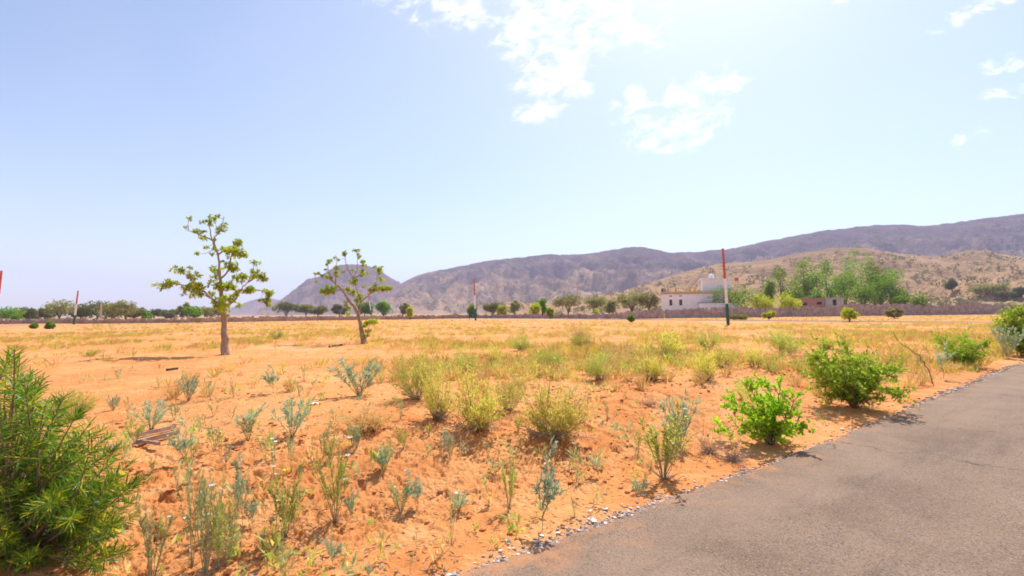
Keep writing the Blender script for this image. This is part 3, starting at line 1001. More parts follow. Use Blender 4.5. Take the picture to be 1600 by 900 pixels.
def broom_proto(seed, stems=46, leaf='yellow_leaf', spread=0.75, twigs=9, leaflets=6, base_dry=54, size=0.045, stemmat='olive_stem'):
    """feathery broom like shrub of uneven bunches on a tangle of dry twigs"""
    rng = np.random.default_rng(seed)
    st, lf, dr = MB(), MB(), MB()
    nb = rng.integers(4, 7)
    ba = rng.uniform(0, 2 * PI) + np.arange(nb) * 2 * PI / nb + rng.normal(size=nb) * 0.35
    bh = rng.uniform(0.5, 1.0, nb)
    bs = rng.uniform(0.25, 1.0, nb) * spread
    bh[0], bs[0] = 1.0, 0.15
    for k in range(stems):
        q = rng.integers(nb)
        a = ba[q] + rng.normal() * 0.4
        sp = max(0.0, bs[q] + rng.normal() * 0.18)
        d = unit(np.array([math.cos(a) * sp * 1.25, math.sin(a) * sp * 1.25, 0.75]) + rng.normal(size=3) * 0.12)
        L = bh[q] * rng.uniform(0.55, 1.05)
        p0 = np.array([math.cos(a), math.sin(a), 0]) * rng.uniform(0, 0.12)
        path = add_stem(st, p0, d, L, rng.normal(size=3) * np.array([0.2, 0.2, 0.05]) + np.array([-math.cos(a) * 0.25, -math.sin(a) * 0.25, 0.2]) * sp, 0.005, rng, 6, 3)
        for _ in range(twigs):
            s = np.array([rng.uniform(0.3, 1.0)])
            pp, tg = along(path, s)
            d1 = unit(tg[0] * 0.7 + rand_dirs(1, rng)[0] * 0.9 + np.array([0, 0, 0.15]))
            Lt = rng.uniform(0.1, 0.28)
            lf.leaves(pp, d1[None, :], Lt, 0.007, rng)
            ss = rng.uniform(0.15, 1, leaflets)
            P = pp[0] + d1 * (ss * Lt)[:, None]
            D = unit(d1 + rand_dirs(leaflets, rng) * 1.1)
            z = size * rng.uniform(0.5, 1.3, leaflets)
            lf.leaves(P, D, z, z * 0.45, rng, fold=0.2)
    for k in range(base_dry):
        a = rng.uniform(0, 2 * PI)
        d = unit(np.array([math.cos(a), math.sin(a), rng.uniform(0.15, 1.2)]))
        p = add_stem(dr, np.zeros(3), d, rng.uniform(0.2, 0.5), rng.normal(size=3) * 0.3, 0.007, rng, 5, 3)
        for _ in range(3):
            i = rng.integers(1, 4)
            add_stem(dr, p[i], unit(d + rand_dirs(1, rng)[0]), rng.uniform(0.06, 0.16), rng.normal(size=3) * 0.2, 0.005, rng, 3, 3)
    return {'stems': st.mesh('stems', M[stemmat], True), 'foliage': lf.mesh('foliage', M[leaf]),
            'dry_twigs': dr.mesh('dry_twigs', M['dry_twig']) if base_dry else None, 'flowers': []}


def tuft_proto(seed, blades=40, leaf='dry_grass', spread=0.7):
    """grass tuft, single mesh"""
    rng = np.random.default_rng(seed)
    b = MB()
    a = rng.uniform(0, 2 * PI, blades)
    sp = spread * np.sqrt(rng.uniform(0, 1, blades))
    D = unit(np.stack([np.cos(a) * sp, np.sin(a) * sp, np.ones(blades)], 1))
    P = np.stack([np.cos(a), np.sin(a), np.zeros(blades)], 1) * (0.16 * np.sqrt(rng.uniform(0, 1, blades)))[:, None]
    L = rng.uniform(0.5, 1.0, blades)
    b.leaves(P, D, L, 0.045, rng, fold=0.2, widest=0.3, bend=0.25)
    # seed heads
    P2 = P + D * (L * 0.8)[:, None]
    b.leaves(P2, unit(D + rng.normal(size=D.shape) * 0.4), 0.16, 0.05, rng)
    P3 = P + D * (L * 0.55)[:, None]
    b.leaves(P3, unit(D + rng.normal(size=D.shape) * 0.6), 0.18, 0.04, rng)
    return b.mesh('tuft', M[leaf])


def flower_mesh(mat, n=5, size=1.0, cup=0.5):
    rng = np.random.default_rng(5)
    b = MB()
    a = np.arange(n) * 2 * PI / n
    D = unit(np.stack([np.cos(a), np.sin(a), np.full(n, cup)], 1))
    b.leaves(np.zeros((n, 3)), D, size, size * 0.85, rng, fold=0.05, widest=0.6, rich=True)
    b.lathe([(0.001, 0.3 * size), (0.15 * size, 0.2 * size), (0.18 * size, 0.0), (0.001, -0.1 * size)], 6)
    return b.mesh('flower', M[mat])


FL_WHITE = flower_mesh('white_petal')
FL_ORANGE = flower_mesh('orange_petal', 8, 1.0, 0.25)
FL_YELLOW = flower_mesh('petal', 5, 1.0, 1.3)

P_WEED = [weed_proto(200 + i, stems=3 + (i * 2) % 6, spread=0.3 + 0.12 * (i % 4), leaf_len=0.085 + 0.015 * (i % 3), dens=16 + 4 * (i % 3), dry=6 * (i % 2)) for i in range(8)]
P_BUSHY = [weed_proto(220 + i, stems=15, leaf='blue_leaf', spread=0.8, leaf_len=0.12, dens=22, flowers=1) for i in range(3)]
P_BLUE = [weed_proto(240 + i, stems=5 + i, leaf='blue_leaf', spread=0.45, leaf_len=0.14, dens=18, flowers=3, lead=True) for i in range(5)]
P_OLIVE = [weed_proto(260 + i, stems=9 + 2 * (i % 3), leaf='olive_leaf', spread=0.5 + 0.1 * (i % 3), leaf_len=0.1, dens=24, flowers=3, dry=14) for i in range(3)]
P_TALL = [weed_proto(280 + i, stems=8, leaf='grey_leaf', spread=0.3, leaf_len=0.075, dens=34, flowers=3, dry=8) for i in range(3)]
P_BROOM_Y = [broom_proto(300 + i, stems=46, leaf='yellow_leaf', spread=0.8 + 0.07 * i) for i in range(7)]
P_BROOM_O = [broom_proto(320 + i, stems=54, leaf='olive_leaf', spread=0.95, base_dry=20) for i in range(5)]
P_BROOM_T = [broom_proto(340 + i, stems=40, leaf='tan_leaf', spread=0.8, base_dry=14) for i in range(2)]
P_DRY = [broom_proto(350 + i, stems=14, leaf='tan_leaf', spread=0.9, twigs=3, leaflets=2, base_dry=50, stemmat='dry_twig') for i in range(2)]
P_TUFT = [tuft_proto(360 + i) for i in range(4)]
P_GTUFT = [tuft_proto(370 + i, 34, 'olive_leaf', 0.6) for i in range(2)]

PLRNG = np.random.default_rng(77)


def extent(proto):
    """height and half width that hold nearly all of a prototype's leaves"""
    if 'ext' not in proto:
        me = proto.get('foliage') or proto.get('leaves')
        c = np.empty(len(me.vertices) * 3, np.float32)
        me.vertices.foreach_get('co', c)
        c = c.reshape(-1, 3)
        proto['ext'] = (float(np.percentile(c[:, 2], 99)), float(np.percentile(np.hypot(c[:, 0], c[:, 1]), 93)))
    return proto['ext']



def place(name, label, cat, proto, px, py, h, w, group=None, nat_w=0.7, flower=None, nfl=None, at=None):
    """stand a copy of a prototype on the ground where the photograph shows it; h and w are its seen size in photo pixels"""
    g = ground_at(px, py) if at is None else at
    s = g.y / F
    hm, wm = h * s, w * s
    o = thing(name, label, cat, g, PLRNG.uniform(0, 2 * PI), group)
    o.location.z -= 0.01
    ze, re = extent(proto)
    k = wm / (2 * re)
    hm = hm / ze
    k = max(k, hm * 0.3)
    o.scale = (k, k, hm)
    for key in ('stems', 'leaves', 'foliage', 'dry_twigs'):
        me = proto.get(key)
        if me:
            part(key, me, o)
    fm = FL_WHITE if flower is None else flower
    fs = proto['flowers'][:nfl] if nfl is not None else proto['flowers']
    for q in fs:
        f = part('flower', fm, o, Vector(q))
        r = 0.017 * max(0.7, min(1.3, hm / 0.5))
        f.scale = (r / k, r / k, r / hm)
    return o


GW = 'grey green weeds in the orange sand'
weeds = [
    # px, base y, h, w, proto list, label, flowers
    (295, 626, 40, 30, P_BUSHY, 'compact blue-grey weed behind the bare sand beyond the timber', 1),
    (329, 626, 38, 18, P_WEED, 'narrow pale weed just right of the compact blue-grey weed', 1),
    (365, 622, 28, 11, P_WEED, 'thin single weed standing alone between two sprawling grey weeds', 0),
    (427, 614, 46, 28, P_BLUE, 'leaning grey weed with side leaves on the flat sand right of the taller tree', 1),
    (236, 672, 48, 44, P_BUSHY, 'round bushy grey weed directly behind the weathered timber', 0),
    (272, 657, 32, 20, P_WEED, 'small olive weed between the round bushy weed and the timber end', 0),
    (177, 642, 26, 20, P_BUSHY, 'low grey weed with one white bloom above the oleander tips', 1),
    (201, 654, 38, 16, P_WEED, 'slim grey weed left of the round bushy weed', 0),
    (289, 729, 74, 36, P_BLUE, 'tall single-stemmed grey weed at the end of the timber casting a long shadow', 1),
    (336, 706, 50, 32, P_WEED, 'weed with two white blooms right of the timber', 2),
    (391, 688, 56, 40, P_BLUE, 'forked blue-grey weed with bare lower stem', 1),
    (360, 662, 30, 16, P_WEED, 'tiny weed behind the forked blue-grey weed', 0),
    (334, 650, 27, 18, P_WEED, 'tiny yellowish weed behind the weed with two white blooms', 0),
    (456, 682, 60, 54, P_BUSHY, 'broad grey weed below the white scrap on the sand', 3),
    (416, 724, 50, 24, P_WEED, 'upright weed with white blooms at its top left of the broad grey weed foot', 3),
    (211, 692, 36, 34, P_OLIVE, 'yellowish weed growing over the left end of the timber', 0),
    (238, 905, 125, 44, P_TALL, 'thin olive weed at the picture bottom beside the oleander bush', 1),
    (300, 880, 150, 44, P_TALL, 'tall ragged weed at the left of the dense weed thicket', 1),
    (322, 898, 165, 52, P_TALL, 'tallest weed in the middle of the dense weed thicket', 2),
    (341, 888, 125, 40, P_OLIVE, 'shorter olive weed in the front of the dense weed thicket', 2),
    (358, 872, 105, 36, P_TALL, 'loose weed at the right edge of the dense weed thicket', 0),
    (380, 822, 112, 30, P_BLUE, 'slender weed with curved stems right of the weed thicket', 0),
    (446, 838, 112, 52, P_OLIVE, 'olive weed with dry twiggy foot and an orange bloom', 3),
    (448, 903, 62, 40, P_WEED, 'withered grey weed at the picture bottom under the olive weed', 0),
    (428, 742, 72, 24, P_WEED, 'narrow grey weed with white buds behind the olive weed', 3),
    (456, 735, 60, 20, P_WEED, 'narrow green weed right of the weed with white buds', 0),
    (524, 816, 128, 62, P_OLIVE, 'large loose weed with white blooms and a big orange bloom', 4),
    (520, 882, 52, 34, P_BLUE, 'small blue-grey weed in front of the large loose weed', 0),
    (652, 796, 56, 40, P_BLUE, 'pale green weed with white blooms amid the broken soil', 4),
    (622, 792, 30, 24, P_WEED, 'low creeping weed with white blooms left of the pale green weed', 3),
    (640, 896, 44, 18, P_WEED, 'small grey weed at the picture bottom near the road gravel', 0),
    (652, 858, 30, 14, P_WEED, 'stunted dry weed on bare soil behind the road edge', 0),
    (576, 902, 26, 16, P_BLUE, 'tiny pale weed at the very bottom of the picture', 0),
    (505, 716, 54, 24, P_WEED, 'upright faint weed behind the large loose weed', 0),
    (600, 738, 48, 26, P_WEED, 'faint weed on the bank left of the broken soil', 0),
    (705, 852, 92, 28, P_WEED, 'pale stalk weed with dry litter at its foot near the road', 1),
    (716, 797, 28, 34, P_BUSHY, 'low blue-grey clump behind the pale stalk weed', 0),
    (795, 796, 88, 30, P_OLIVE, 'thin yellowing weed on smooth sand left of the blue-green weed', 1),
    (846, 833, 132, 54, P_BLUE, 'tall blue-green weed with white bloom on top at the road gravel', 3),
    (901, 752, 60, 16, P_WEED, 'skinny yellow weed right of the blue-green weed', 1),
    (928, 746, 38, 20, P_BLUE, 'short blue-green weed on smooth sand above the gravel', 0),
    (898, 806, 34, 14, P_WEED, 'small pale weed at the gravel edge right of the blue-green weed', 0),
    (1000, 772, 24, 28, P_BUSHY, 'low pale clump touching the road gravel', 0),
    (1036, 748, 112, 84, P_OLIVE, 'wide silvery weed with dry stems close to the road edge', 3),
    (1062, 700, 78, 60, P_BUSHY, 'silvery weed behind the wide weed by the road edge', 1),
    (1475, 592, 56, 28, P_BLUE, 'pale weed beside the leaning thorn twig near the road', 0),
    (1430, 585, 40, 24, P_WEED, 'small grey weed left of the leaning thorn twig', 0),
    (475, 597, 32, 22, P_WEED, 'small weed on bare sand between the two field trees', 0),
    (248, 606, 22, 12, P_WEED, 'tiny weed below the charred log', 0),
    (184, 592, 20, 20, P_WEED, 'tiny weed on bare sand left of the charred log', 0),
    (1575, 560, 50, 40, P_BUSHY, 'pale weed at the foot of the shrub cut by the picture edge', 0),
]
for k, (px, py, h, w, pr, lab, nf) in enumerate(weeds):
    o = place('desert_weed', lab, 'weed', pr[k % len(pr)], px, py, h, w, GW, 0.75 if pr is not P_BUSHY else 1.0, nfl=nf)
    if 'orange bloom' in lab:
        f = part('orange_flower', FL_ORANGE, o, Vector((0.2, -0.1, 0.88)))
        r = 0.028
        f.scale = (r / o.scale.x, r / o.scale.y, r / o.scale.z)

# small weeds that nothing tells apart
wr = np.random.default_rng(404)
for k in range(64):
    if k < 40:
        px, py = wr.uniform(225, 640), wr.uniform(600, 890)
    else:
        px, py = wr.uniform(560, 1080), wr.uniform(600, 720)
    g = ground_at(px, py)
    if uv(g.x, g.y)[1] < EDGE + 0.5:
        continue
    pr = (P_WEED, P_OLIVE, P_TALL, P_BLUE)[wr.integers(4)]
    h = wr.uniform(0.12, 0.3) * F / g.y
    place('seedling_weed', 'thin small weed among many scattered over the bare sand', 'weed', pr[wr.integers(len(pr))], px, py, h, h * wr.uniform(0.35, 0.7),
          'small weeds scattered over the bare sand', nfl=int(wr.integers(2)))

YB = 'yellowing broom bushes on the sand'
brooms = [
    (562, 618, 58, 74, P_BUSHY, 'round grey-green bush with dark foot on the open sand', 1.25),
    (652, 624, 76, 84, P_BROOM_O, 'dense green bush at the left of the yellow bushes', 1.1),
    (686, 656, 104, 74, P_BROOM_Y, 'yellow bush with bare brown foot beside the dense green bush', 1.0),
    (748, 672, 116, 96, P_BROOM_Y, 'yellow bush with a grey twig heap at its foot on the bank', 1.0),
    (867, 684, 118, 116, P_BROOM_Y, 'widest yellow bush with a large dry brown foot on the bank', 1.0),
    (795, 642, 66, 50, P_BROOM_O, 'olive bush behind and between the two biggest yellow bushes', 1.1),
    (730, 582, 40, 46, P_BROOM_O, 'small green bush behind the dense green bush', 1.1),
    (857, 580, 42, 48, P_BROOM_O, 'small pale green bush behind the widest yellow bush', 1.1),
    (815, 548, 32, 40, P_BROOM_O, 'little green bush with a yellow patch farther back in the field', 1.1),
    (938, 594, 44, 52, P_BROOM_O, 'leaning green bush with bare twigs right of the widest yellow bush', 1.1),
    (972, 562, 34, 56, P_BROOM_T, 'tan dry bush between green bushes in mid field', 1.2),
    (1018, 594, 58, 44, P_BROOM_Y, 'bright yellow flowering bush in mid field', 1.0),
    (1046, 562, 54, 62, P_BROOM_Y, 'broad pale bush behind the bright yellow flowering bush', 1.0),
    (1100, 594, 56, 50, P_BROOM_Y, 'loose straw yellow bush behind the road edge weeds', 1.0),
    (1108, 546, 30, 42, P_BROOM_O, 'small olive bush below the large striped pole', 1.1),
    (1226, 556, 46, 70, P_BROOM_O, 'rounded olive bush behind the leafy roadside shrub', 1.1),
    (1180, 574, 44, 46, P_BROOM_Y, 'straw coloured bush left of the rounded olive bush', 1.0),
    (915, 545, 30, 48, P_BROOM_O, 'small bush with dark shade in the middle of the far field', 1.1),
    (905, 530, 24, 40, P_BROOM_T, 'tan tuft bush in front of the far road', 1.2),
    (772, 568, 32, 44, P_BROOM_Y, 'faint yellow bush right of the small green bush', 1.0),
    (1128, 574, 42, 40, P_BROOM_Y, 'thin yellow bush between straw coloured bushes', 1.0),
    (1290, 545, 26, 40, P_BROOM_Y, 'pale bush behind the big feathery roadside shrub', 1.0),
    (430, 530, 18, 26, P_BROOM_O, 'little bush between the two tree trunks', 1.1),
    (142, 556, 14, 20, P_BROOM_O, 'small fresh green bush on the far left sand', 1.1),
    (112, 655, 50, 56, P_BROOM_O, 'soft green bush half hidden by the oleander top', 1.1),
    (1145, 720, 58, 60, P_DRY, 'tangle of dry brown stalks left of the leafy roadside shrub', 1.2),
    (1108, 708, 62, 66, P_DRY, 'heap of dry brown stalks behind the silvery roadside weed', 1.2),
    (1014, 634, 24, 32, P_DRY, 'dark dead twig clump on the open soil', 1.2),
    (570, 672, 48, 84, P_BROOM_T, 'low straw coloured growth in front of the round grey-green bush', 1.5),
]
for k, (px, py, h, w, pr, lab, nw) in enumerate(brooms):
    place('broom_bush', lab, 'bush', pr[k % len(pr)], px, py, h, w, YB, nw, nfl=0)

# ------------------------------------------------------------------ roadside shrubs
def leafy_shrub(name, label, px, py, h, w, seed, leaf, kind, stems, lean=(0, 0)):
    """many stemmed shrub; each main stem with its leaves is a part"""
    rng = np.random.default_rng(seed)
    g = ground_at(px, py)
    s = g.y / F
    H, Wd = h * s, w * s / 2
    t = thing(name, label, 'shrub', g, 0, 'green shrubs along the road edge')
    for k in range(stems):
        a = 2 * PI * k / stems + rng.uniform(-0.4, 0.4)
        sp = rng.uniform(0.25, 1.0)
        end = np.array([math.cos(a) * sp * Wd * 0.9 + lean[0] * H, math.sin(a) * sp * Wd * 0.9 + lean[1] * H, H * (rng.uniform(0.6, 0.95) if k % 3 else rng.uniform(0.15, 0.5)) * (1 - 0.35 * sp * sp)])
        mid = end * 0.5 + np.array([0, 0, H * 0.08]) + rng.normal(size=3) * 0.05 * H
        path, rr = smooth_path([np.zeros(3) + rng.normal(size=3) * np.array([0.03, 0.03, 0]), mid, end], [0.008, 0.006, 0.003], 6, rng, 0.01)
        b, lf = MB(), MB()
        b.tube(path, rr, 5)
        if kind == 'round':
            for q in range(17):
                p, tg = along(path, np.array([rng.uniform(0.12, 1.0)]))
                d = unit(tg[0] + rand_dirs(1, rng)[0] * 1.1 + np.array([0, 0, 0.15]))
                L = rng.uniform(0.08, 0.2)
                tw = add_stem(b, p[0], d, L, np.array([0, 0, 0.1]), 0.004, rng, 4, 3)
                n = 21
                P, tg2 = along(tw, rng.uniform(0.2, 1, n))
                D = unit(tg2 * 0.5 + rand_dirs(n, rng) + np.array([0, 0, 0.25]))
                ll = rng.uniform(0.026, 0.052, n)
                lf.leaves(P, D, ll, ll * 0.72, rng, fold=0.15, widest=0.5, rich=True)
        else:
            for q in range(24):
                p, tg = along(path, np.array([rng.uniform(0.1, 1.0)]))
                d = unit(tg[0] * 0.8 + rand_dirs(1, rng)[0] * 0.9 + np.array([0, 0, 0.3]))
                L = rng.uniform(0.1, 0.3) * H / 0.9
                tw = add_stem(b, p[0], d, L, np.array([0, 0, -0.12]) + rng.normal(size=3) * 0.1, 0.004, rng, 5, 3)
                n = 22
                P, tg2 = along(tw, rng.uniform(0.1, 1, n))
                D = unit(tg2 * 0.7 + rand_dirs(n, rng))
                ll = rng.uniform(0.028, 0.055, n) * max(1.0, H / 0.9)
                lf.leaves(P, D, ll, ll * 0.42, rng, fold=0.15)
        st = part('stem', b.mesh('stem', M['twig'], True), t)
        part('leaves', lf.mesh('leaves', M[leaf]), st)
    return t


leafy_shrub('roadside_shrub', 'bright leafy green shrub with rounded leaves nearest along the road edge', 1205, 694, 108, 138, 41, 'bright_leaf', 'round', 15, (-0.08, 0))
leafy_shrub('roadside_shrub', 'large spreading feathery green shrub in the middle of the road edge row', 1335, 637, 118, 165, 42, 'shrub_leaf', 'fine', 22, (-0.1, 0))
leafy_shrub('roadside_shrub', 'smaller dense green shrub farther along the road edge', 1505, 574, 66, 92, 43, 'shrub_leaf', 'fine', 16)
leafy_shrub('roadside_shrub', 'dark green shrub cut by the right picture edge', 1596, 556, 86, 62, 44, 'shrub_leaf', 'fine', 16)


def build_twig():
    rng = np.random.default_rng(9)
    g = ground_at(1460, 600)
    t = thing('thorn_twig', 'bare leaning thorny branch between the two feathery roadside shrubs', 'twig', g)
    P = [np.zeros(3)] + [np.array(at_depth(x, y, g.y) - g) for x, y in ((1447, 572), (1428, 550), (1405, 535), (1395, 518))]
    P[0][2] = -0.05
    path, rr = smooth_path(P, [0.012, 0.011, 0.009, 0.007, 0.004], 5, rng, 0.012)
    b = MB()
    b.tube(path, rr, 5)
    lf = MB()
    for k in range(2, len(path) - 1, 2):
        d = rand_dirs(1, rng)[0]
        add_stem(b, path[k], d, rng.uniform(0.05, 0.18), rng.normal(size=3) * 0.1, 0.004, rng, 3, 3)
    n = 26
    Q, tg = along(path, rng.uniform(0.3, 1, n))
    lf.leaves(Q, rand_dirs(n, rng), 0.05, 0.02, rng)
    part('stem', b.mesh('stem', M['twig'], True), t)
    part('leaves', lf.mesh('leaves', M['olive_leaf']), t)


build_twig()


# ------------------------------------------------------------------ the oleander bush beside the camera
def shoot_proto(seed, n=46, L=0.42):
    """one shoot: bare stem below, whorls of long narrow leaves towards the tip"""
    rng = np.random.default_rng(seed)
    b = MB()
    s = np.linspace(0, 1, 8)
    path = np.stack([0.05 * rng.normal() * s ** 2, 0.05 * rng.normal() * s ** 2, L * s], 1)
    b.tube(path, np.linspace(0.006, 0.003, 8), 5, 0)
    q = np.sort(rng.uniform(0.15, 1, n) ** 0.7)
    P, tg = along(path, q)
    a = np.arange(n) * 2.399 + rng.normal(size=n) * 0.3 + rng.uniform(0, 6)
    rise = 0.25 + 1.1 * q ** 2
    D = unit(np.stack([np.cos(a), np.sin(a), rise], 1) + rng.normal(size=(n, 3)) * 0.12)
    ll = rng.uniform(0.075, 0.14, n) * (1 - 0.4 * q ** 4)
    b.leaves(P, D, ll, ll * 0.095, rng, fold=0.3, widest=0.35, bend=0.22, mat=1, rich=True)
    return b.mesh('leafy_shoot', [M['twig'], M['oleander']])


def build_oleander():
    rng = np.random.default_rng(31)
    g = ground_at(15, 905)
    Yd = g.y + 0.25
    g = Vector((at_depth(15, 905, Yd).x, Yd, 0))
    g.z = float(height(g.x, g.y))
    t = thing('oleander_bush', 'large dark green bush with long narrow leaves filling the near left corner', 'bush', g)
    protos = [shoot_proto(500 + i, 46 + 4 * i, 0.36 + 0.02 * i) for i in range(9)]
    # main stems rise from one root and fork
    tips = []
    outline = [(10, 560), (50, 585), (25, 620), (65, 625), (100, 610), (90, 650), (120, 640), (145, 660), (60, 680), (110, 690), (165, 672), (180, 690),
               (150, 715), (120, 730), (195, 740), (205, 755), (175, 770), (140, 775), (195, 790), (150, 815), (185, 835), (160, 850), (120, 840), (90, 790),
               (70, 740), (40, 720), (20, 690), (10, 750), (45, 800), (100, 880), (60, 870), (20, 840), (140, 885), (30, 900), (80, 920), (-20, 600), (-30, 680),
               (-40, 760), (-20, 820), (5, 640), (35, 660), (85, 705), (130, 760), (110, 820), (170, 800), (0, 880), (60, 640), (30, 770), (75, 840), (15, 800),
               (-60, 640), (-90, 720), (-80, 820), (50, 760), (95, 755), (130, 700), (120, 900), (50, 930), (150, 925), (-10, 920)]
    b = MB()
    outline += [(60, 600), (115, 655), (165, 690), (200, 720), (212, 738), (205, 770), (190, 812), (188, 850), (150, 870), (175, 740), (140, 690), (20, 560), (45, 575), (90, 660), (35, 600), (12, 545), (30, 548), (-10, 560), (55, 582), (75, 620), (-15, 640), (25, 700), (60, 720), (100, 740), (40, 850), (80, 880)]
    for i, (px, py) in enumerate(outline):
        px += 2
        dy = rng.uniform(-0.32, 0.45)
        tip = np.array(at_depth(px, py, Yd + dy) - g)
        rad = unit(np.array([tip[0] * 0.9 + 0.05, tip[1] * 0.9 - 0.05, max(tip[2], 0.1) * 0.7 + 0.35]) + rng.normal(size=3) * 0.12)
        pr = protos[rng.integers(len(protos))]
        sc = rng.uniform(0.8, 1.05)
        start = tip - rad * (0.36 + 0.02 * protos.index(pr) + 0.03) * sc
        o = part('leafy_shoot', pr, t, Vector(start))
        o.rotation_mode = 'QUATERNION'
        o.rotation_quaternion = Vector(rad).to_track_quat('Z', 'Y')
        o.scale = (sc, sc, sc)
        root = np.array([rng.normal() * 0.05, rng.normal() * 0.05, -0.05])
        mid = np.array([start[0] * 0.45, start[1] * 0.45, max(start[2] * 0.55, 0.05)]) + rng.normal(size=3) * 0.04
        path, rr = smooth_path([root, mid, start], [0.013, 0.009, 0.006], 5, rng, 0.004)
        b.tube(path, rr, 5)
        # fill shoots lower down the same stem
        for _ in range(3):
            f = rng.uniform(0.4, 0.92)
            q, tg = along(path, np.array([f]))
            d = unit(tg[0] + rand_dirs(1, rng)[0] * 0.8 + np.array([0, 0, 0.3]))
            o = part('leafy_shoot', protos[rng.integers(len(protos))], t, Vector(q[0]))
            o.rotation_mode = 'QUATERNION'
            o.rotation_quaternion = Vector(d).to_track_quat('Z', 'Y')
            k = rng.uniform(0.6, 0.85)
            o.scale = (k, k, k)
    part('stems', b.mesh('stems', M['twig'], True), t)
    for (px, py) in ((182, 816), (180, 832), (186, 742), (78, 663)):
        p = at_depth(px, py, Yd - 0.12) - g
        f = part('flower', FL_YELLOW, t, p)
        f.scale = (0.035,) * 3
        f.rotation_euler = (rng.uniform(-0.8, 0.8), rng.uniform(-0.8, 0.8), 0)


build_oleander()


# ------------------------------------------------------------------ striped poles and other poles
def striped_pole(label, px, py, lean, top, stripes=True):
    g = ground_at(px, py)
    s = g.y / F
    H = (py - top) * s
    o = thing('striped_pole', label, 'pole', g, 0, 'tricolour poles around the plots')
    dx = lean * s
    P = lambda f: np.array([dx * f, 0, H * f])
    rb, rt = 0.19, 0.12
    rr = lambda f: rb + (rt - rb) * f
    for nm, a, c, mt in (('green_band', 0, 0.28, 'green_paint'), ('white_band', 0.28, 0.61, 'white_paint'), ('red_band', 0.61, 1, 'red_paint')):
        b = MB()
        p0 = P(a)
        if a == 0:
            p0 = p0 + np.array([0, 0, -0.4])
        b.tube([p0, P((a + c) / 2), P(c)], [rr(a), rr((a + c) / 2), rr(c)], 12)
        part(nm, b.mesh(nm, M[mt]), o)
    b = MB()
    b.lathe([(0.001, 0.10), (rt * 0.9, 0.08), (rt * 1.12, 0.03), (rt * 1.12, -0.05), (rt, -0.06)], 12, c=P(1))
    part('cap', b.mesh('cap', M['red_paint']), o)
    return o


striped_pole('tallest red white and green striped pole right of the white house', 1138, 508, -5, 389)
striped_pole('red white and green striped pole beside the dark green box', 743, 501, -2, 436)
striped_pole('faint striped pole before the dark trees on the left horizon', 115, 507, 5, 455)
striped_pole('red topped pole standing on the left picture edge', -9, 514, 7, 424)
striped_pole('small distant striped pole seen through the leaning tree', 581, 497.5, -7, 452)


def plain_pole(label, px, py, top, Y, arm=False, mat='plain_pole', r=0.16):
    p = at_depth(px, py, Y)
    g = Vector((p.x, p.y, float(height(p.x, p.y))))
    H = (at_depth(px, top, Y) - g).z
    o = thing('utility_pole', label, 'pole', g)
    b = MB()
    b.tube([(0, 0, -0.3), (0, 0, H * 0.5), (0, 0, H)], [r, r * 0.85, r * 0.7], 10)
    part('shaft', b.mesh('shaft', M[mat]), o)
    if arm:
        b = MB()
        b.box((0, 0, H - 0.5), (1.4, 0.1, 0.12))
        part('crossarm', b.mesh('crossarm', M['far_bark']), o)
        for x in (-0.55, 0.55, 0):
            b = MB()
            b.lathe([(0.001, 0.24), (0.06, 0.22), (0.09, 0.12), (0.05, 0.0)], 8, c=(x, 0, H - 0.44 if x else H))
            part('insulator', b.mesh('insulator', M['white_paint']), o)


plain_pole('slim pale post before the dark left trees', 157, 501, 474, 118, r=0.22)
plain_pole('bare brown utility pole behind the stone wall before the hills', 903, 492, 440, 150, arm=True, r=0.2)


# ------------------------------------------------------------------ dark green box at the pole
def build_box():
    g = ground_at(739, 500.5)
    g.y += 2.0
    g.x = at_depth(739, 490, g.y).x
    o = thing('cabinet', 'dark green metal box beside the middle striped pole', 'cabinet', g)
    b = MB()
    b.box((0, 0, 1.1), (1.9, 0.7, 1.0))
    part('body', b.mesh('body', M['green_paint']), o)
    b = MB()
    b.box((0, 0, 1.63), (2.05, 0.85, 0.06))
    part('lid', b.mesh('lid', M['green_paint']), o)
    for x in (-0.48, 0.48):
        b = MB()
        b.box((x, -0.36, 1.1), (0.9, 0.03, 0.9))
        d = part('door', b.mesh('door', M['green_paint']), o)
        b = MB()
        b.box((x * 0.25, -0.4, 1.1), (0.04, 0.05, 0.2))
        part('handle', b.mesh('handle', M['concrete']), d)
    for x in (-0.8, 0.8):
        b = MB()
        b.box((x, 0, 0.3), (0.12, 0.5, 0.62))
        part('leg', b.mesh('leg', M['concrete']), o)


build_box()


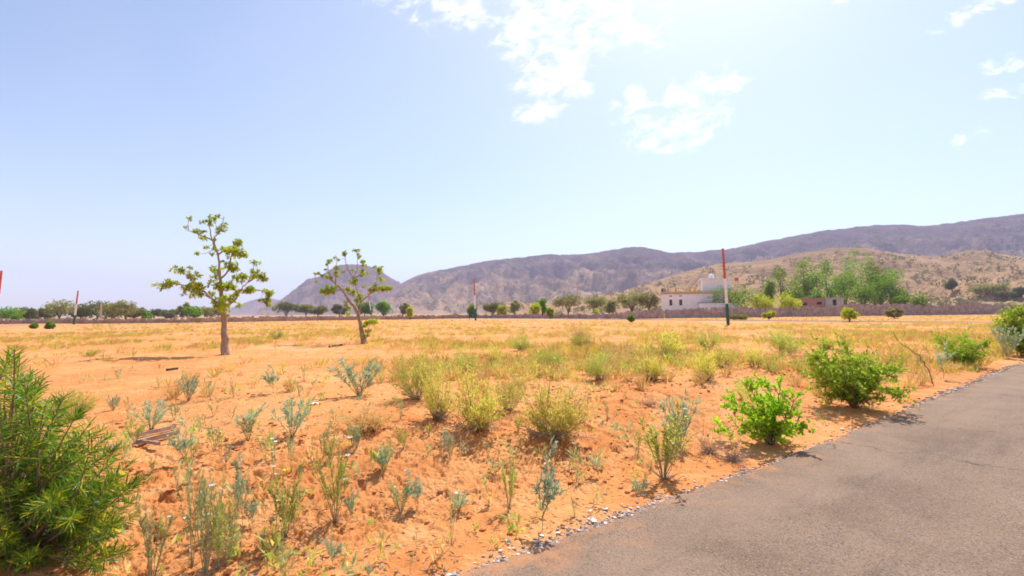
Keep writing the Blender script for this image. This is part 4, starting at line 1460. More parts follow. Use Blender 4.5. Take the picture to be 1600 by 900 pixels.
# ------------------------------------------------------------------ stone walls
def stone_wall(name, label, pts, thick, mat, seed):
    """rough masonry wall following a line of (x, y, height)"""
    rng = np.random.default_rng(seed)
    b = MB()
    body = MB()
    for (x0, y0, h0), (x1, y1, h1) in zip(pts[:-1], pts[1:]):
        L = math.hypot(x1 - x0, y1 - y0)
        n = max(2, int(L / 0.55))
        ang = math.atan2(y1 - y0, x1 - x0)
        for i in range(n):
            f = (i + 0.5) / n
            x, y, h = x0 + (x1 - x0) * f, y0 + (y1 - y0) * f, h0 + (h1 - h0) * f
            g = float(height(x, y))
            h *= 0.9 + 0.35 * float(perlin(np.array([x * 0.09 + seed]), np.array([y * 0.09]))[0]) + 0.12 * rng.normal() * (rng.random() < 0.3)
            z = -0.2
            while z < h:
                s = rng.uniform(0.3, 0.55)
                b.box((x + rng.normal() * 0.06, y + rng.normal() * 0.06, g + z + s / 2), (L / n * rng.uniform(0.75, 1.02), thick * rng.uniform(0.9, 1.15), s * 0.94),
                      ang + rng.normal() * 0.06)
                z += s
        body.box(((x0 + x1) / 2, (y0 + y1) / 2, (h0 + h1) / 4 * 0.75 + float(height((x0 + x1) / 2, (y0 + y1) / 2)) - 0.2), (L, thick * 0.8, (h0 + h1) / 2 * 0.72 + 0.3), ang)
    t = thing(name, label, 'wall', (0, 0, 0))
    part('mortar_core', body.mesh('mortar_core', M[mat]), t)
    o = part('stones', b.mesh('stones', M[mat]), t)
    o['kind'] = 'stuff'


def wpt(px, py_base, py_top):
    """wall foot and height from where its foot and top stand in the landscape"""
    d = ray(px, py_base)
    t = -CAM.z / d.z
    z = CAM.z + ray(px, py_top).z * t
    return (d.x * t, t, z)


stone_wall('stone_wall', 'long mauve stone boundary wall running past the white house',
           [wpt(975, 498.5, 488), wpt(1050, 497, 482.5), wpt(1160, 496, 480.5), wpt(1280, 494.5, 479), wpt(1420, 492.5, 476.5), wpt(1600, 490.5, 473.5), wpt(1760, 489, 471)], 0.5, 'wall_stone', 1)
stone_wall('stone_wall', 'low thin rubble wall on the plain left of the mauve wall',
           [wpt(690, 498, 492.6), wpt(800, 497.5, 492), wpt(975, 498.3, 490)], 0.5, 'wall_stone', 2)
stone_wall('stone_wall', 'low brown stone wall along the left horizon behind the pole',
           [wpt(-220, 511, 504), wpt(0, 507, 500), wpt(150, 505.5, 499), wpt(300, 504, 497.5), wpt(500, 500.5, 494), wpt(690, 498, 492.5)], 0.6, 'brown_stone', 3)


# ------------------------------------------------------------------ buildings
def box_part(name, parent, c, s, mat, label=None):
    b = MB()
    b.box(c, s)
    o = part(name, b.mesh(name, M[mat]), parent)
    if label:
        o['label'] = label
    return o


def build_house():
    Y = 128.0
    k = Y / F
    X = lambda px: (px - 800) * k * 1.0
    g = Vector((at_depth(1034, 480, Y).x, Y, float(height(at_depth(1034, 480, Y).x, Y)) - 0.05))
    o = thing('white_house', 'white flat roofed house with two small dark windows behind the stone wall', 'house', g)
    z = lambda py: at_depth(1090, py, Y).z - g.z
    W = 98 * k
    top = z(459.5)
    dep = 9.0
    b = MB()
    # front wall with two window openings and two vents, laid as panels around them
    def wall_front(x0, x1, z0, z1, holes):
        xs = sorted({x0, x1, *[h[0] for h in holes], *[h[1] for h in holes]})
        for a, c in zip(xs[:-1], xs[1:]):
            zs = sorted([(h[2], h[3]) for h in holes if h[0] <= a and h[1] >= c])
            zc = z0
            for (p, q) in zs + [(z1, z1)]:
                if p > zc:
                    b.box(((a + c) / 2, 0.15, (zc + p) / 2), (c - a, 0.3, p - zc))
                zc = q
    wx = [(1046 - 1034.5) * k, (1060.5 - 1034.5) * k]
    ww = 4.2 * k
    zw0, zw1 = z(477), z(468)
    holes = [(x, x + ww, zw0, zw1) for x in wx] + [(x + 0.1 * ww, x + 0.9 * ww, z(460.0) - 0.25, z(460.0) - 0.02) for x in wx]
    holes = [(h[0], h[1], h[2] - (0.0), h[3]) for h in holes]
    # vents share columns with the windows: merge column edges
    holes = [(x, x + ww, zw0, zw1) for x in wx] + [(x, x + ww, top - 0.62, top - 0.38) for x in wx]
    wall_front(0, W, -0.5, top, holes)
    b.box((0.15, dep / 2 + 0.15, top / 2 - 0.25), (0.3, dep - 0.3, top + 0.5))
    b.box((W - 0.15, dep / 2 + 0.15, top / 2 - 0.25), (0.3, dep - 0.3, top + 0.5))
    b.box((W / 2, dep + 0.15, top / 2 - 0.25), (W, 0.3, top + 0.5))
    part('wall', b.mesh('wall', M['whitewash']), o)
    for x in wx:
        f = MB()
        for cx, cz, sx, sz in ((x + ww / 2, zw0 + 0.05, ww, 0.1), (x + ww / 2, zw1 - 0.05, ww, 0.1), (x + 0.05, (zw0 + zw1) / 2, 0.1, zw1 - zw0 - 0.2), (x + ww - 0.05, (zw0 + zw1) / 2, 0.1, zw1 - zw0 - 0.2)):
            f.box((cx, 0.12, cz), (sx, 0.1, sz))
        w = part('window', f.mesh('window', M['shutter']), o)
        s = MB()
        for q in range(2):
            s.box((x + ww * (0.3 + 0.4 * q), 0.16, (zw0 + zw1) / 2), (ww * 0.36, 0.04, zw1 - zw0 - 0.2))
        part('shutter', s.mesh('shutter', M['shutter']), w)
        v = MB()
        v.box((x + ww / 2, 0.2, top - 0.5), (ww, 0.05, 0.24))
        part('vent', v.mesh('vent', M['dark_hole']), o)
    box_part('roof', o, (W / 2, dep / 2 + 0.15, top + 0.1), (W + 0.5, dep + 0.7, 0.2), 'concrete')
    ph = z(455.5) - top - 0.2
    p = MB()
    p.box((W / 2, 0.1, top + 0.2 + ph / 2), (W + 0.3, 0.2, ph))
    p.box((W / 2, dep + 0.2, top + 0.2 + ph / 2), (W + 0.3, 0.2, ph))
    p.box((-0.05, dep / 2 + 0.15, top + 0.2 + ph / 2), (0.2, dep - 0.1, ph))
    p.box((W + 0.05, dep / 2 + 0.15, top + 0.2 + ph / 2), (0.2, dep - 0.1, ph))
    part('parapet', p.mesh('parapet', M['ochre']), o)
    for px in (1036, 1045, 1056, 1077, 1084):
        box_part('roof_post', o, ((px - 1034.5) * k, 1.2, top + ph + 0.5), (0.5, 0.5, 1.3), 'ochre' if px != 1036 else 'dark_hole')
    # rooftop room with an overhanging slab
    x0, x1 = (1096 - 1034.5) * k, (1138 - 1034.5) * k
    zr, zt = top + 0.2, z(437)
    box_part('rooftop_room', o, ((x0 + x1) / 2, 5.0, (zr + zt) / 2), (x1 - x0, 4.6, zt - zr), 'whitewash')
    box_part('room_slab', o, ((x0 + x1) / 2, 5.0, zt + 0.16), (x1 - x0 + 0.9, 5.6, 0.32), 'whitewash')
    # low front annex with a dark coping
    ax0, ax1 = (1088 - 1034.5) * k, (1140 - 1034.5) * k
    box_part('annex_wall', o, ((ax0 + ax1) / 2, -1.6, z(474) / 2 - 0.2), (ax1 - ax0, 2.8, z(474) + 0.4), 'whitewash')
    o.rotation_euler = (0, 0, -0.29)
    box_part('annex_coping', o, ((ax0 + ax1) / 2, -1.6, z(474) + 0.06), (ax1 - ax0 + 0.3, 3.1, 0.12), 'shutter')
    # water tank stands on the room slab
    t = thing('water_tank', 'round white water tank on the rooftop room of the white house', 'tank', g + Matrix.Rotation(-0.29, 3, 'Z') @ Vector(((1110 - 1034.5) * k, 4.2, zt + 0.32)))
    b = MB()
    b.lathe([(0.001, 0), (0.62, 0), (0.66, 0.05), (0.66, 0.3), (0.69, 0.34), (0.66, 0.38), (0.66, 0.66), (0.69, 0.7), (0.66, 0.74), (0.66, 0.95), (0.5, 1.1), (0.28, 1.17), (0.001, 1.18)], 20)
    part('body', b.mesh('body', M['tank_white'], True), t)
    b = MB()
    b.lathe([(0.001, 1.3), (0.2, 1.28), (0.23, 1.17), (0.23, 1.12)], 14)
    part('lid', b.mesh('lid', M['tank_white'], True), t)
    # red tank on a stand showing above the tree behind the house
    Yb = 150
    pb = at_depth(1151, 436, Yb)
    gb = Vector((pb.x, Yb, float(height(pb.x, Yb))))
    r = thing('red_tank', 'small red tank on a stand showing above the round tree', 'tank', gb)
    zb = pb.z - gb.z
    b = MB()
    b.lathe([(0.001, zb - 0.55), (0.55, zb - 0.55), (0.6, zb - 0.5), (0.6, zb + 0.35), (0.4, zb + 0.5), (0.001, zb + 0.56)], 16)
    part('body', b.mesh('body', M['red_paint'], True), r)
    for a in range(4):
        b = MB()
        b.tube([(0.45 * math.cos(a * PI / 2), 0.45 * math.sin(a * PI / 2), -0.2), (0.45 * math.cos(a * PI / 2), 0.45 * math.sin(a * PI / 2), zb - 0.55)], [0.06, 0.06], 6)
        part('leg', b.mesh('leg', M['concrete']), r)


build_house()


def shed(name, label, px0, px1, py_top, Y, mat, openings, dep=5.0):
    k = Y / F
    p0 = at_depth(px0, py_top, Y)
    g = Vector((p0.x, Y, float(height(p0.x, Y)) - 0.05))
    W = at_depth(px1, py_top, Y).x - p0.x
    H = p0.z - g.z
    o = thing(name, label, 'shed', g)
    b = MB()
    cuts = sorted([((a - px0) * k, (c - px0) * k, at_depth(px0, q, Y).z - g.z, at_depth(px0, p, Y).z - g.z) for a, c, p, q in openings])
    xc = 0.0
    for (a, c, z0, z1) in cuts:
        if a > xc:
            b.box(((xc + a) / 2, 0.12, H / 2), (a - xc, 0.24, H))
        b.box(((a + c) / 2, 0.12, z0 / 2), (c - a, 0.24, max(z0, 0.05)))
        b.box(((a + c) / 2, 0.12, (z1 + H) / 2), (c - a, 0.24, max(H - z1, 0.05)))
        xc = c
    b.box(((xc + W) / 2, 0.12, H / 2), (max(W - xc, 0.1), 0.24, H))
    b.box((0.12, dep / 2 + 0.12, H / 2), (0.24, dep - 0.24, H))
    b.box((W - 0.12, dep / 2 + 0.12, H / 2), (0.24, dep - 0.24, H))
    b.box((W / 2, dep + 0.12, H / 2), (W, 0.24, H))
    part('wall', b.mesh('wall', M[mat]), o)
    box_part('roof', o, (W / 2, dep / 2 + 0.12, H + 0.07), (W + 0.3, dep + 0.5, 0.14), 'concrete' if mat == 'concrete' else 'brickred')
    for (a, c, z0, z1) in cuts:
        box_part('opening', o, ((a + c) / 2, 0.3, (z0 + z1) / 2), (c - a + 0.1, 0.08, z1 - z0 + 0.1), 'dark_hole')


shed('brick_shed', 'low bare brick shed with dark openings behind the stone wall', 1250, 1287, 467, 135, 'brickred', [(1254, 1261, 473, 477), (1276, 1284, 472, 476)])
shed('block_shed', 'low grey block shed with a dark doorway beside the brick shed', 1289, 1318, 466, 136, 'concrete', [(1301, 1307, 468, 477)])


# ------------------------------------------------------------------ background trees
def bg_tree(label, px, base, top, width, Y, leaf, seed, form='round', on=None, trunk_frac=0.25, name='tree', group='trees and bushes beyond the plots'):
    rng = np.random.default_rng(seed)
    if on is not None:
        p = surface_at(on, px, base)
        if p is None:
            p = at_depth(px, base, Y)
        g = Vector(p)
    else:
        p = at_depth(px, base, Y)
        g = Vector((p.x, Y, float(height(p.x, Y))))
    k = g.y / F
    H = at_depth(px, top, g.y).z - g.z
    Wd = width * k / 2
    o = thing(name, label, 'tree' if name.endswith('tree') else 'bush', g, 0, group)
    b = MB()
    bush = name == 'bush'
    tf = 0.08 if bush else trunk_frac
    zt = H * tf
    r = max(0.05, min(0.03 * H, 0.25))
    ntr = 1 if form in ('round', 'tall', 'palm') else 3
    ends = []
    for i in range(4 + ntr):
        a = rng.uniform(0, 2 * PI)
        e = np.array([math.cos(a) * Wd * 0.6, math.sin(a) * Wd * 0.6, H * rng.uniform(0.55, 0.85)])
        if form in ('tall', 'palm'):
            e[:2] *= 0.5
        ends.append(e)
        path, rr = smooth_path([(0, 0, -0.2), (rng.normal() * 0.1, rng.normal() * 0.1, max(zt, 0.15)), e * np.array([0.5, 0.5, 0.8]), e], [r, r * 0.8, r * 0.5, r * 0.2], 3, rng, 0.02)
        b.tube(path, rr, 6)
    part('trunk', b.mesh('trunk', M['far_bark'], True), o)
    Wd *= 1.22
    c = MB()
    ncl = {'round': 13, 'umbrella': 14, 'tall': 9, 'palm': 5, 'loose': 9, 'bush': 9}[form]
    leaf_sz = max(0.16, 2.5 * k)
    hc = H - zt
    for i in range(ncl):
        d = rand_dirs(1, rng)[0]
        f = rng.uniform(0.3, 0.8)
        if form == 'umbrella':
            cc = np.array([d[0] * Wd * 0.78, d[1] * Wd * 0.78, zt + hc * (0.62 + 0.22 * rng.uniform(-1, 1) * (1 - abs(d[0]) * 0.6))])
            sz = (Wd * 0.34, Wd * 0.34, hc * 0.2)
        elif form in ('tall', 'palm'):
            q = (i + 0.5) / ncl
            cc = np.array([d[0] * Wd * 0.5, d[1] * Wd * 0.5, zt + hc * ((0.1 + 0.78 * q) if form == 'tall' or q < 0.3 else 0.66 + 0.26 * q)])
            sz = (Wd * rng.uniform(0.4, 0.65), Wd * rng.uniform(0.4, 0.65), hc * (0.13 if form == 'tall' else 0.17))
        elif form == 'loose':
            cc = np.array([d[0] * Wd * 0.7, d[1] * Wd * 0.7, zt + hc * (0.5 + 0.42 * d[2])])
            sz = (Wd * 0.25, Wd * 0.25, hc * 0.16)
        else:
            cc = np.array([d[0] * Wd * f, d[1] * Wd * f, zt + hc * (0.5 + 0.45 * d[2] * f * 1.1)])
            sz = np.array([Wd * 0.42, Wd * 0.42, hc * 0.28]) * rng.uniform(0.75, 1.15)
        blob_leaves(c, cc, sz[0], sz[1], sz[2], 130, leaf_sz, rng, shell=0.3)
    part('crown', c.mesh('crown', M[leaf]), o)
    return o


D_, O_, G_, L_ = 'far_leaf_dark', 'far_leaf_olive', 'far_leaf_green', 'far_leaf_lime'
bgt = [
    # left horizon
    ('bright green bush at the left picture edge on the horizon', 8, 503, 479, 34, 130, G_, 'round', 'bush', None),
    ('dark tree low on the horizon beside the left edge bush', 27, 503, 484, 26, 150, D_, 'round', 'tree', None),
    ('second small dark tree of the left horizon', 45, 503, 480, 26, 150, D_, 'round', 'tree', None),
    ('dark gap-filling tree left of the big rounded left tree', 67, 502, 483, 22, 160, D_, 'round', 'tree', None),
    ('big rounded olive tree left of the faint striped pole', 92, 501, 470, 44, 140, O_, 'round', 'tree', None),
    ('dark tree just right of the faint striped pole', 126, 501, 476, 34, 150, D_, 'round', 'tree', None),
    ('dark broad tree behind the slim pale post', 152, 501, 471, 44, 150, D_, 'round', 'tree', None),
    ('olive tree right of the slim pale post', 176, 500, 472, 36, 145, O_, 'round', 'tree', None),
    ('tallest tree of the left horizon with rounded top', 196, 500, 466, 32, 140, O_, 'round', 'tree', None),
    ('low tree trailing right of the tallest left tree', 210, 500, 480, 22, 150, O_, 'round', 'tree', None),
    ('flat topped umbrella tree on the left horizon', 241, 499, 483, 26, 240, D_, 'umbrella', 'tree', None),
    ('dark bush between the umbrella tree and the taller field tree', 268, 498, 485, 26, 230, D_, 'round', 'bush', None),
    ('thin airy tree left of the taller field tree', 285, 499, 473, 18, 170, O_, 'loose', 'tree', None),
    ('green tree just left of the taller field tree trunk', 303, 499, 479, 26, 170, G_, 'round', 'tree', None),
    ('hazy olive tree directly behind the taller field tree trunk', 330, 499, 479, 34, 180, O_, 'round', 'tree', None),
    ('small green bush low between trunk and umbrella tree', 228, 500, 489, 14, 150, G_, 'bush', 'bush', None),
    ('wide flat dark umbrella tree at the foot of the left hill', 447, 494, 472, 42, 260, D_, 'umbrella', 'tree', None),
    ('soft olive tree right of the wide umbrella tree', 478, 494, 476, 22, 260, O_, 'umbrella', 'tree', None),
    ('olive rounded tree left of the leaning tree', 496, 494, 477, 24, 260, O_, 'round', 'tree', None),
    ('grey bare-looking tree behind the leaning tree stub', 530, 494, 476, 22, 260, D_, 'loose', 'tree', None),
    ('green bush tree directly behind the leaning tree fork', 570, 494, 470, 22, 230, G_, 'round', 'tree', None),
    ('light green tree right of the leaning tree', 599, 494, 471, 17, 220, G_, 'round', 'tree', None),
    ('sparse greyish tree alone right of the leaning tree', 629, 493, 470, 17, 240, O_, 'loose', 'tree', None),
    # middle
    ('dark bush behind the middle striped pole', 738, 492, 474, 12, 170, G_, 'round', 'bush', None),
    ('olive spreading tree right of the middle striped pole', 770, 491, 473, 22, 220, O_, 'umbrella', 'tree', None),
    ('bright green bush below the olive spreading tree', 785, 493, 478, 14, 150, L_, 'round', 'bush', None),
    ('sparse greyish tree in the middle of the plain', 804, 491, 470, 14, 220, O_, 'loose', 'tree', None),
    ('bright green upright tree in the middle of the plain', 848, 490, 466, 14, 170, G_, 'tall', 'tree', None),
    ('bright green low bush left of the upright tree', 838, 491, 476, 16, 165, L_, 'round', 'bush', None),
    ('spreading olive tree just left of the brown utility pole', 888, 487, 459, 38, 210, O_, 'umbrella', 'tree', None),
    ('vase shaped olive tree right of the brown utility pole', 930, 486, 462, 28, 210, O_, 'umbrella', 'tree', None),
    ('large olive tree left of the white house', 987, 485, 456, 34, 200, O_, 'umbrella', 'tree', None),
    ('grey green tree between the olive tree and white house', 1014, 484, 456, 24, 190, O_, 'umbrella', 'tree', None),
    ('faint low olive tree left of the large olive tree', 957, 486, 470, 24, 215, O_, 'round', 'tree', None),
    # around and right of the house
    ('large rounded olive green tree hiding the house corner', 1147, 492, 439, 66, 122, 'far_leaf_green', 'round', 'tree', None),
    ('bright yellow-green bush right of the round tree', 1188, 493, 456, 36, 122, L_, 'round', 'bush', None),
    ('bright yellow-green bush at the brick shed end', 1232, 493, 457, 36, 124, L_, 'round', 'bush', None),
    ('narrow green tree rising between the two yellow-green bushes', 1206, 490, 434, 16, 150, G_, 'round', 'tree', None),
    ('green tufted tree with a palm-like head above the bushes', 1222, 490, 418, 31, 165, G_, 'palm', 'tree', None),
    ('low green tree behind the brick shed', 1240, 489, 443, 40, 160, G_, 'round', 'tree', None),
    ('tufted tree with the highest head left of centre grove', 1260, 489, 407, 29, 175, G_, 'palm', 'tree', None),
    ('green tree in the middle of the grove between tufted heads', 1254, 489, 424, 36, 170, G_, 'round', 'tree', None),
    ('small tufted tree left of the big grove tree', 1280, 489, 425, 25, 165, G_, 'palm', 'tree', None),
    ('slender tufted tree standing behind the grey shed', 1294, 489, 408, 23, 175, G_, 'palm', 'tree', None),
    ('pale green rounded tree behind the grey shed', 1300, 489, 432, 40, 165, G_, 'round', 'tree', None),
    ('bright green tree over the grey shed', 1322, 489, 422, 44, 155, G_, 'round', 'tree', None),
    ('biggest tree of the grove with a broad rounded crown', 1347, 489, 393, 50, 160, 'far_leaf_green', 'round', 'tree', None),
    ('yellow-green shoulder tree right of the biggest tree', 1368, 489, 400, 24, 158, O_, 'round', 'tree', None),
    ('low green tree directly under the biggest tree', 1350, 489, 436, 40, 145, G_, 'round', 'tree', None),
    ('green rounded tree tucked under the right side of the biggest tree', 1378, 489, 426, 34, 150, G_, 'round', 'tree', None),
    ('tufted tree at the right end of the grove', 1398, 488, 422, 26, 150, G_, 'palm', 'tree', None),
    ('rounded green tree at the right end of the grove', 1394, 488, 432, 44, 145, G_, 'round', 'tree', None),
    ('arching low green bush right of the grove', 1422, 486, 458, 40, 140, G_, 'umbrella', 'bush', None),
    ('low green bush in front of the grove trunks', 1275, 489, 452, 22, 145, G_, 'bush', 'bush', None),
    # on the scrubby hill
    ('dark small tree on the bare slope right of the grove', 1488, 456, 438, 13, 300, D_, 'round', 'tree', H_NEAR),
    ('flat umbrella tree on the bare slope at right', 1542, 462, 445, 40, 300, O_, 'umbrella', 'tree', H_NEAR),
    ('dark bush at the right picture edge on the slope', 1597, 464, 448, 16, 300, D_, 'round', 'bush', H_NEAR),
    ('dark low bush row end on the slope at right', 1575, 466, 455, 24, 300, D_, 'umbrella', 'bush', H_NEAR),
    # saplings in front of the wall
    ('young bright green sapling at the far road edge', 1328, 508, 482, 22, 62, L_, 'round', 'tree', None),
    ('faint young sapling on the yellow verge by the wall', 1398, 500, 482, 20, 85, O_, 'loose', 'tree', None),
    ('small green sapling left of the far road in the middle', 986, 506, 493, 8, 75, G_, 'round', 'tree', None),
    ('small yellow-green sapling on the verge near the house', 1202, 500, 487, 16, 90, L_, 'loose', 'tree', None),
    ('low green growth at the foot of the largest pole', 1156, 501, 491, 24, 85, O_, 'bush', 'bush', None),
    ('pale sapling on the verge before the rubble wall', 933, 499, 484, 9, 115, L_, 'loose', 'tree', None),
    ('small sapling right of the green upright tree', 860, 498, 482, 10, 115, L_, 'loose', 'tree', None),
    ('yellow-green sapling before the left wall near the leaning tree', 641, 496, 481, 8, 130, L_, 'round', 'tree', None),
    ('dark green low bush on the side road edge at far left', 77, 513, 504, 9, 62, G_, 'bush', 'bush', None),
    ('darker low bush left of the one on the side road edge', 53, 514, 506, 7, 64, G_, 'bush', 'bush', None),
    ('small green bush before the left wall near the picture edge', 29, 502, 492, 13, 112, G_, 'bush', 'bush', None),
]
for i, (lab, px, base, top, w, Y, lf, form, nm, on) in enumerate(bgt):
    bg_tree(lab, px, base, top, w, Y, lf, 600 + i, form, on, name=nm, trunk_frac=0.12 if form == 'umbrella' else 0.22)


# ------------------------------------------------------------------ timber, litter, stones
def beam(name, label, a, c, w, h, mat, cat, lift=0.0, group=None):
    pa, pc = ground_at(*a), ground_at(*c)
    d = pc - pa
    L = d.length
    rng = np.random.default_rng(int(a[0]))
    n = 8
    b = MB()
    s = np.linspace(0, L, n)
    prof = np.array([[-w / 2, 0.0], [-w / 2 * 0.92, h], [w / 2 * 0.94, h * 0.97], [w / 2, 0.02 * h]])
    V = np.zeros((n, 4, 3))
    for i in range(n):
        V[i, :, 0] = s[i]
        V[i, :, 1:] = prof + rng.normal(size=(4, 2)) * 0.0015
    b.add(V.reshape(-1, 3), grid_faces(n, 4, True))
    b.f.append((np.array([[0, 1, 2, 3], [b.n - 1, b.n - 2, b.n - 3, b.n - 4]]), 0))
    o = thing(name, label, cat, pa + Vector((0, 0, lift)), 0, group, b.mesh(name, M[mat]))
    o.rotation_euler = (0, -math.atan2(d.z, math.hypot(d.x, d.y)), math.atan2(d.y, d.x))
    return o


TG = 'weathered timber pieces lying on the sand'
beam('timber_beam', 'thinner weathered beam lying behind the other in the sand', (212, 686), (274, 671.5), 0.035, 0.04, 'timber', 'timber', 0.02, TG)
beam('timber_beam', 'thicker weathered beam lying nearest in the sand', (214, 698), (279, 682), 0.045, 0.045, 'timber', 'timber', 0.03, TG)
beam('timber_beam', 'short stick lying across the near beam end', (222, 696), (248, 707), 0.03, 0.03, 'timber', 'stick', 0.05, TG)
beam('timber_beam', 'pale board half hidden by the oleander leaves', (160, 708), (211, 697), 0.07, 0.03, 'timber', 'board', 0.02, TG)
beam('charred_log', 'dark charred log on bare sand below the taller tree', (261, 579.5), (277, 577.5), 0.07, 0.06, 'dark_wood', 'log', 0.0)
beam('charred_log', 'thin dark stick on the sand left of the leaning tree foot', (515, 543), (534, 540), 0.12, 0.08, 'dark_wood', 'stick', 0.0)


def rock_mesh(seed, mat, sub=1):
    import bmesh
    rng = np.random.default_rng(seed)
    bm = bmesh.new()
    bmesh.ops.create_icosphere(bm, subdivisions=sub, radius=1.0)
    for v in bm.verts:
        v.co *= rng.uniform(0.75, 1.15)
    me = bpy.data.meshes.new('stone')
    bm.to_mesh(me)
    bm.free()
    me.materials.append(M[mat])
    return me


def litter():
    g = ground_at(489, 632)
    rng = np.random.default_rng(2)
    b = MB()
    X, Y = np.meshgrid(np.linspace(-1, 1, 7), np.linspace(-1, 1, 6))
    Z = 0.35 * (1 - X ** 2) + 0.25 * rng.normal(size=X.shape) * 0.5
    b.add(np.stack([X * 0.075, Y * 0.05, np.maximum(Z, 0) * 0.06 + 0.004], -1).reshape(-1, 3), grid_faces(6, 7))
    thing('plastic_scrap', 'crumpled white plastic scrap lying on the bare sand', 'litter', g, 0.4, None, b.mesh('plastic_scrap', M['white_paint'], True))


litter()


def pale_pile(label, px, py, w, h):
    g = ground_at(px, py)
    k = g.y / F
    rng = np.random.default_rng(int(px))
    b = MB()
    nr, ns = 8, 24
    th = np.arange(ns) * 2 * PI / ns
    V = []
    for i in range(nr):
        r = i / (nr - 1)
        rr = r * w * k / 2 * (1 + 0.2 * np.sin(th * 2 + 1) + 0.1 * rng.normal(size=ns) * r)
        V.append(np.stack([rr * np.cos(th), rr * np.sin(th) * 0.8, np.full(ns, (1 - r) ** 1.1 * h * k - 0.08 * r) + 0.04 * rng.normal(size=ns) * (1 - r)], -1))
    b.add(np.stack(V).reshape(-1, 3), grid_faces(nr, ns, True)[:, ::-1])
    thing('sand_pile', label, 'sand pile', g, 0, 'pale sand piles', b.mesh('sand_pile', M['pale_sand'], True))


pale_pile('pale sand pile at the foot of the slim pale post', 153, 505, 26, 6)
pale_pile('pale sand pile farther right along the left wall', 216, 503, 16, 5)

# loose stones of the shoulder: larger ones singly, the rest as gravel
def build_stones():
    rng = np.random.default_rng(12)
    protos = [rock_mesh(i, 'white_stone') for i in range(5)]
    sg = 'loose stones along the road edge'
    spots = [(928, 816, 0.036, 'biggest flat white stone at the road edge'), (922, 800, 0.026, 'white stone just behind the biggest flat one'),
             (793, 846, 0.028, 'white stone beside a dark one near the road corner'), (782, 862, 0.024, 'grey white stone lowest of the near cluster'),
             (846, 838, 0.024, 'small white stone at the foot of the blue-green weed'), (872, 834, 0.02, 'small white stone right of the blue-green weed'),
             (946, 797, 0.03, 'broad pale stone right of the biggest flat one'), (1005, 775, 0.026, 'pale stone by the low pale clump'),
             (1232, 671, 0.05, 'pale stone under the leafy roadside shrub end'), (1316, 672, 0.04, 'pale stone on the verge between the first two shrubs')]
    for i, (px, py, s, lab) in enumerate(spots):
        g = ground_at(px, py)
        o = thing('stone', lab, 'stone', g + Vector((0, 0, s * 0.3)), rng.uniform(0, 6), sg, protos[i % 5])
        s *= 0.75
        o.scale = (s * rng.uniform(1.1, 1.7), s, s * 0.5)
    # gravel
    b = MB()
    base = np.array([v.co[:] for v in protos[0].vertices])
    faces = np.array([p.vertices[:] for p in protos[0].polygons])
    us = np.concatenate([rng.uniform(-4, 5, 4200), rng.uniform(-4, 20, 5200), rng.uniform(10, 45, 1500)])
    for u in us:
        dens = 0.5 + perlin(np.array([u * 0.8]), np.array([3.3]))[0]
        if rng.random() > dens + 0.25:
            continue
        v = edge(u) + abs(rng.normal()) * 0.085 - 0.05 + 0.03 * rng.normal()
        x, y = RU * u + RV * v
        s = (0.0035 + 0.013 * rng.random() ** 2.6) * (1 + (u > 10) * 0.7)
        a = rng.uniform(0, 6.28)
        q = base * rng.uniform(0.7, 1.2, (len(base), 3))
        q = q * np.array([s * 1.3, s, s * 0.65])
        q = q @ np.array([[math.cos(a), math.sin(a), 0], [-math.sin(a), math.cos(a), 0], [0, 0, 1]])
        b.add(q + np.array([x, y, max(float(height(x, y)), -0.004 if v < edge(u) else -1) + s * 0.35]), faces)
    o = link(bpy.data.objects.new('gravel', b.mesh('gravel', M['gravel'])))
    o['kind'] = 'stuff'
    # clods of broken soil
    b = MB()
    n = 11000
    X = rng.uniform(-6, 7, n)
    Yy = rng.uniform(2.6, 13, n)
    u, v = uv(X, Yy)
    zone = np.clip(sstep(3.0, 3.8, v) * sstep(7.5, 5.0, v) + 0.25, 0, 1)
    keep = (v > EDGE + 0.25) & (rng.random(n) < zone * (0.6 + perlin(X * 0.9, Yy * 0.9)))
    X, Yy = X[keep], Yy[keep]
    Z = height(X, Yy)
    for x, y, z in zip(X, Yy, Z):
        s = 0.005 + 0.026 * rng.random() ** 3.2
        q = base * rng.uniform(0.65, 1.25, (len(base), 3)) * np.array([s * 1.2, s, s * 0.8])
        b.add(q + np.array([x, y, z + s * 0.25]), faces)
    o = link(bpy.data.objects.new('soil_clods', b.mesh('soil_clods', M['clod'])))
    o['kind'] = 'stuff'


build_stones()


# ------------------------------------------------------------------ dry grass of the field
def grass_weight(px, py):
    """how thickly grass stands over the field, by ground position seen from the road"""
    return 0


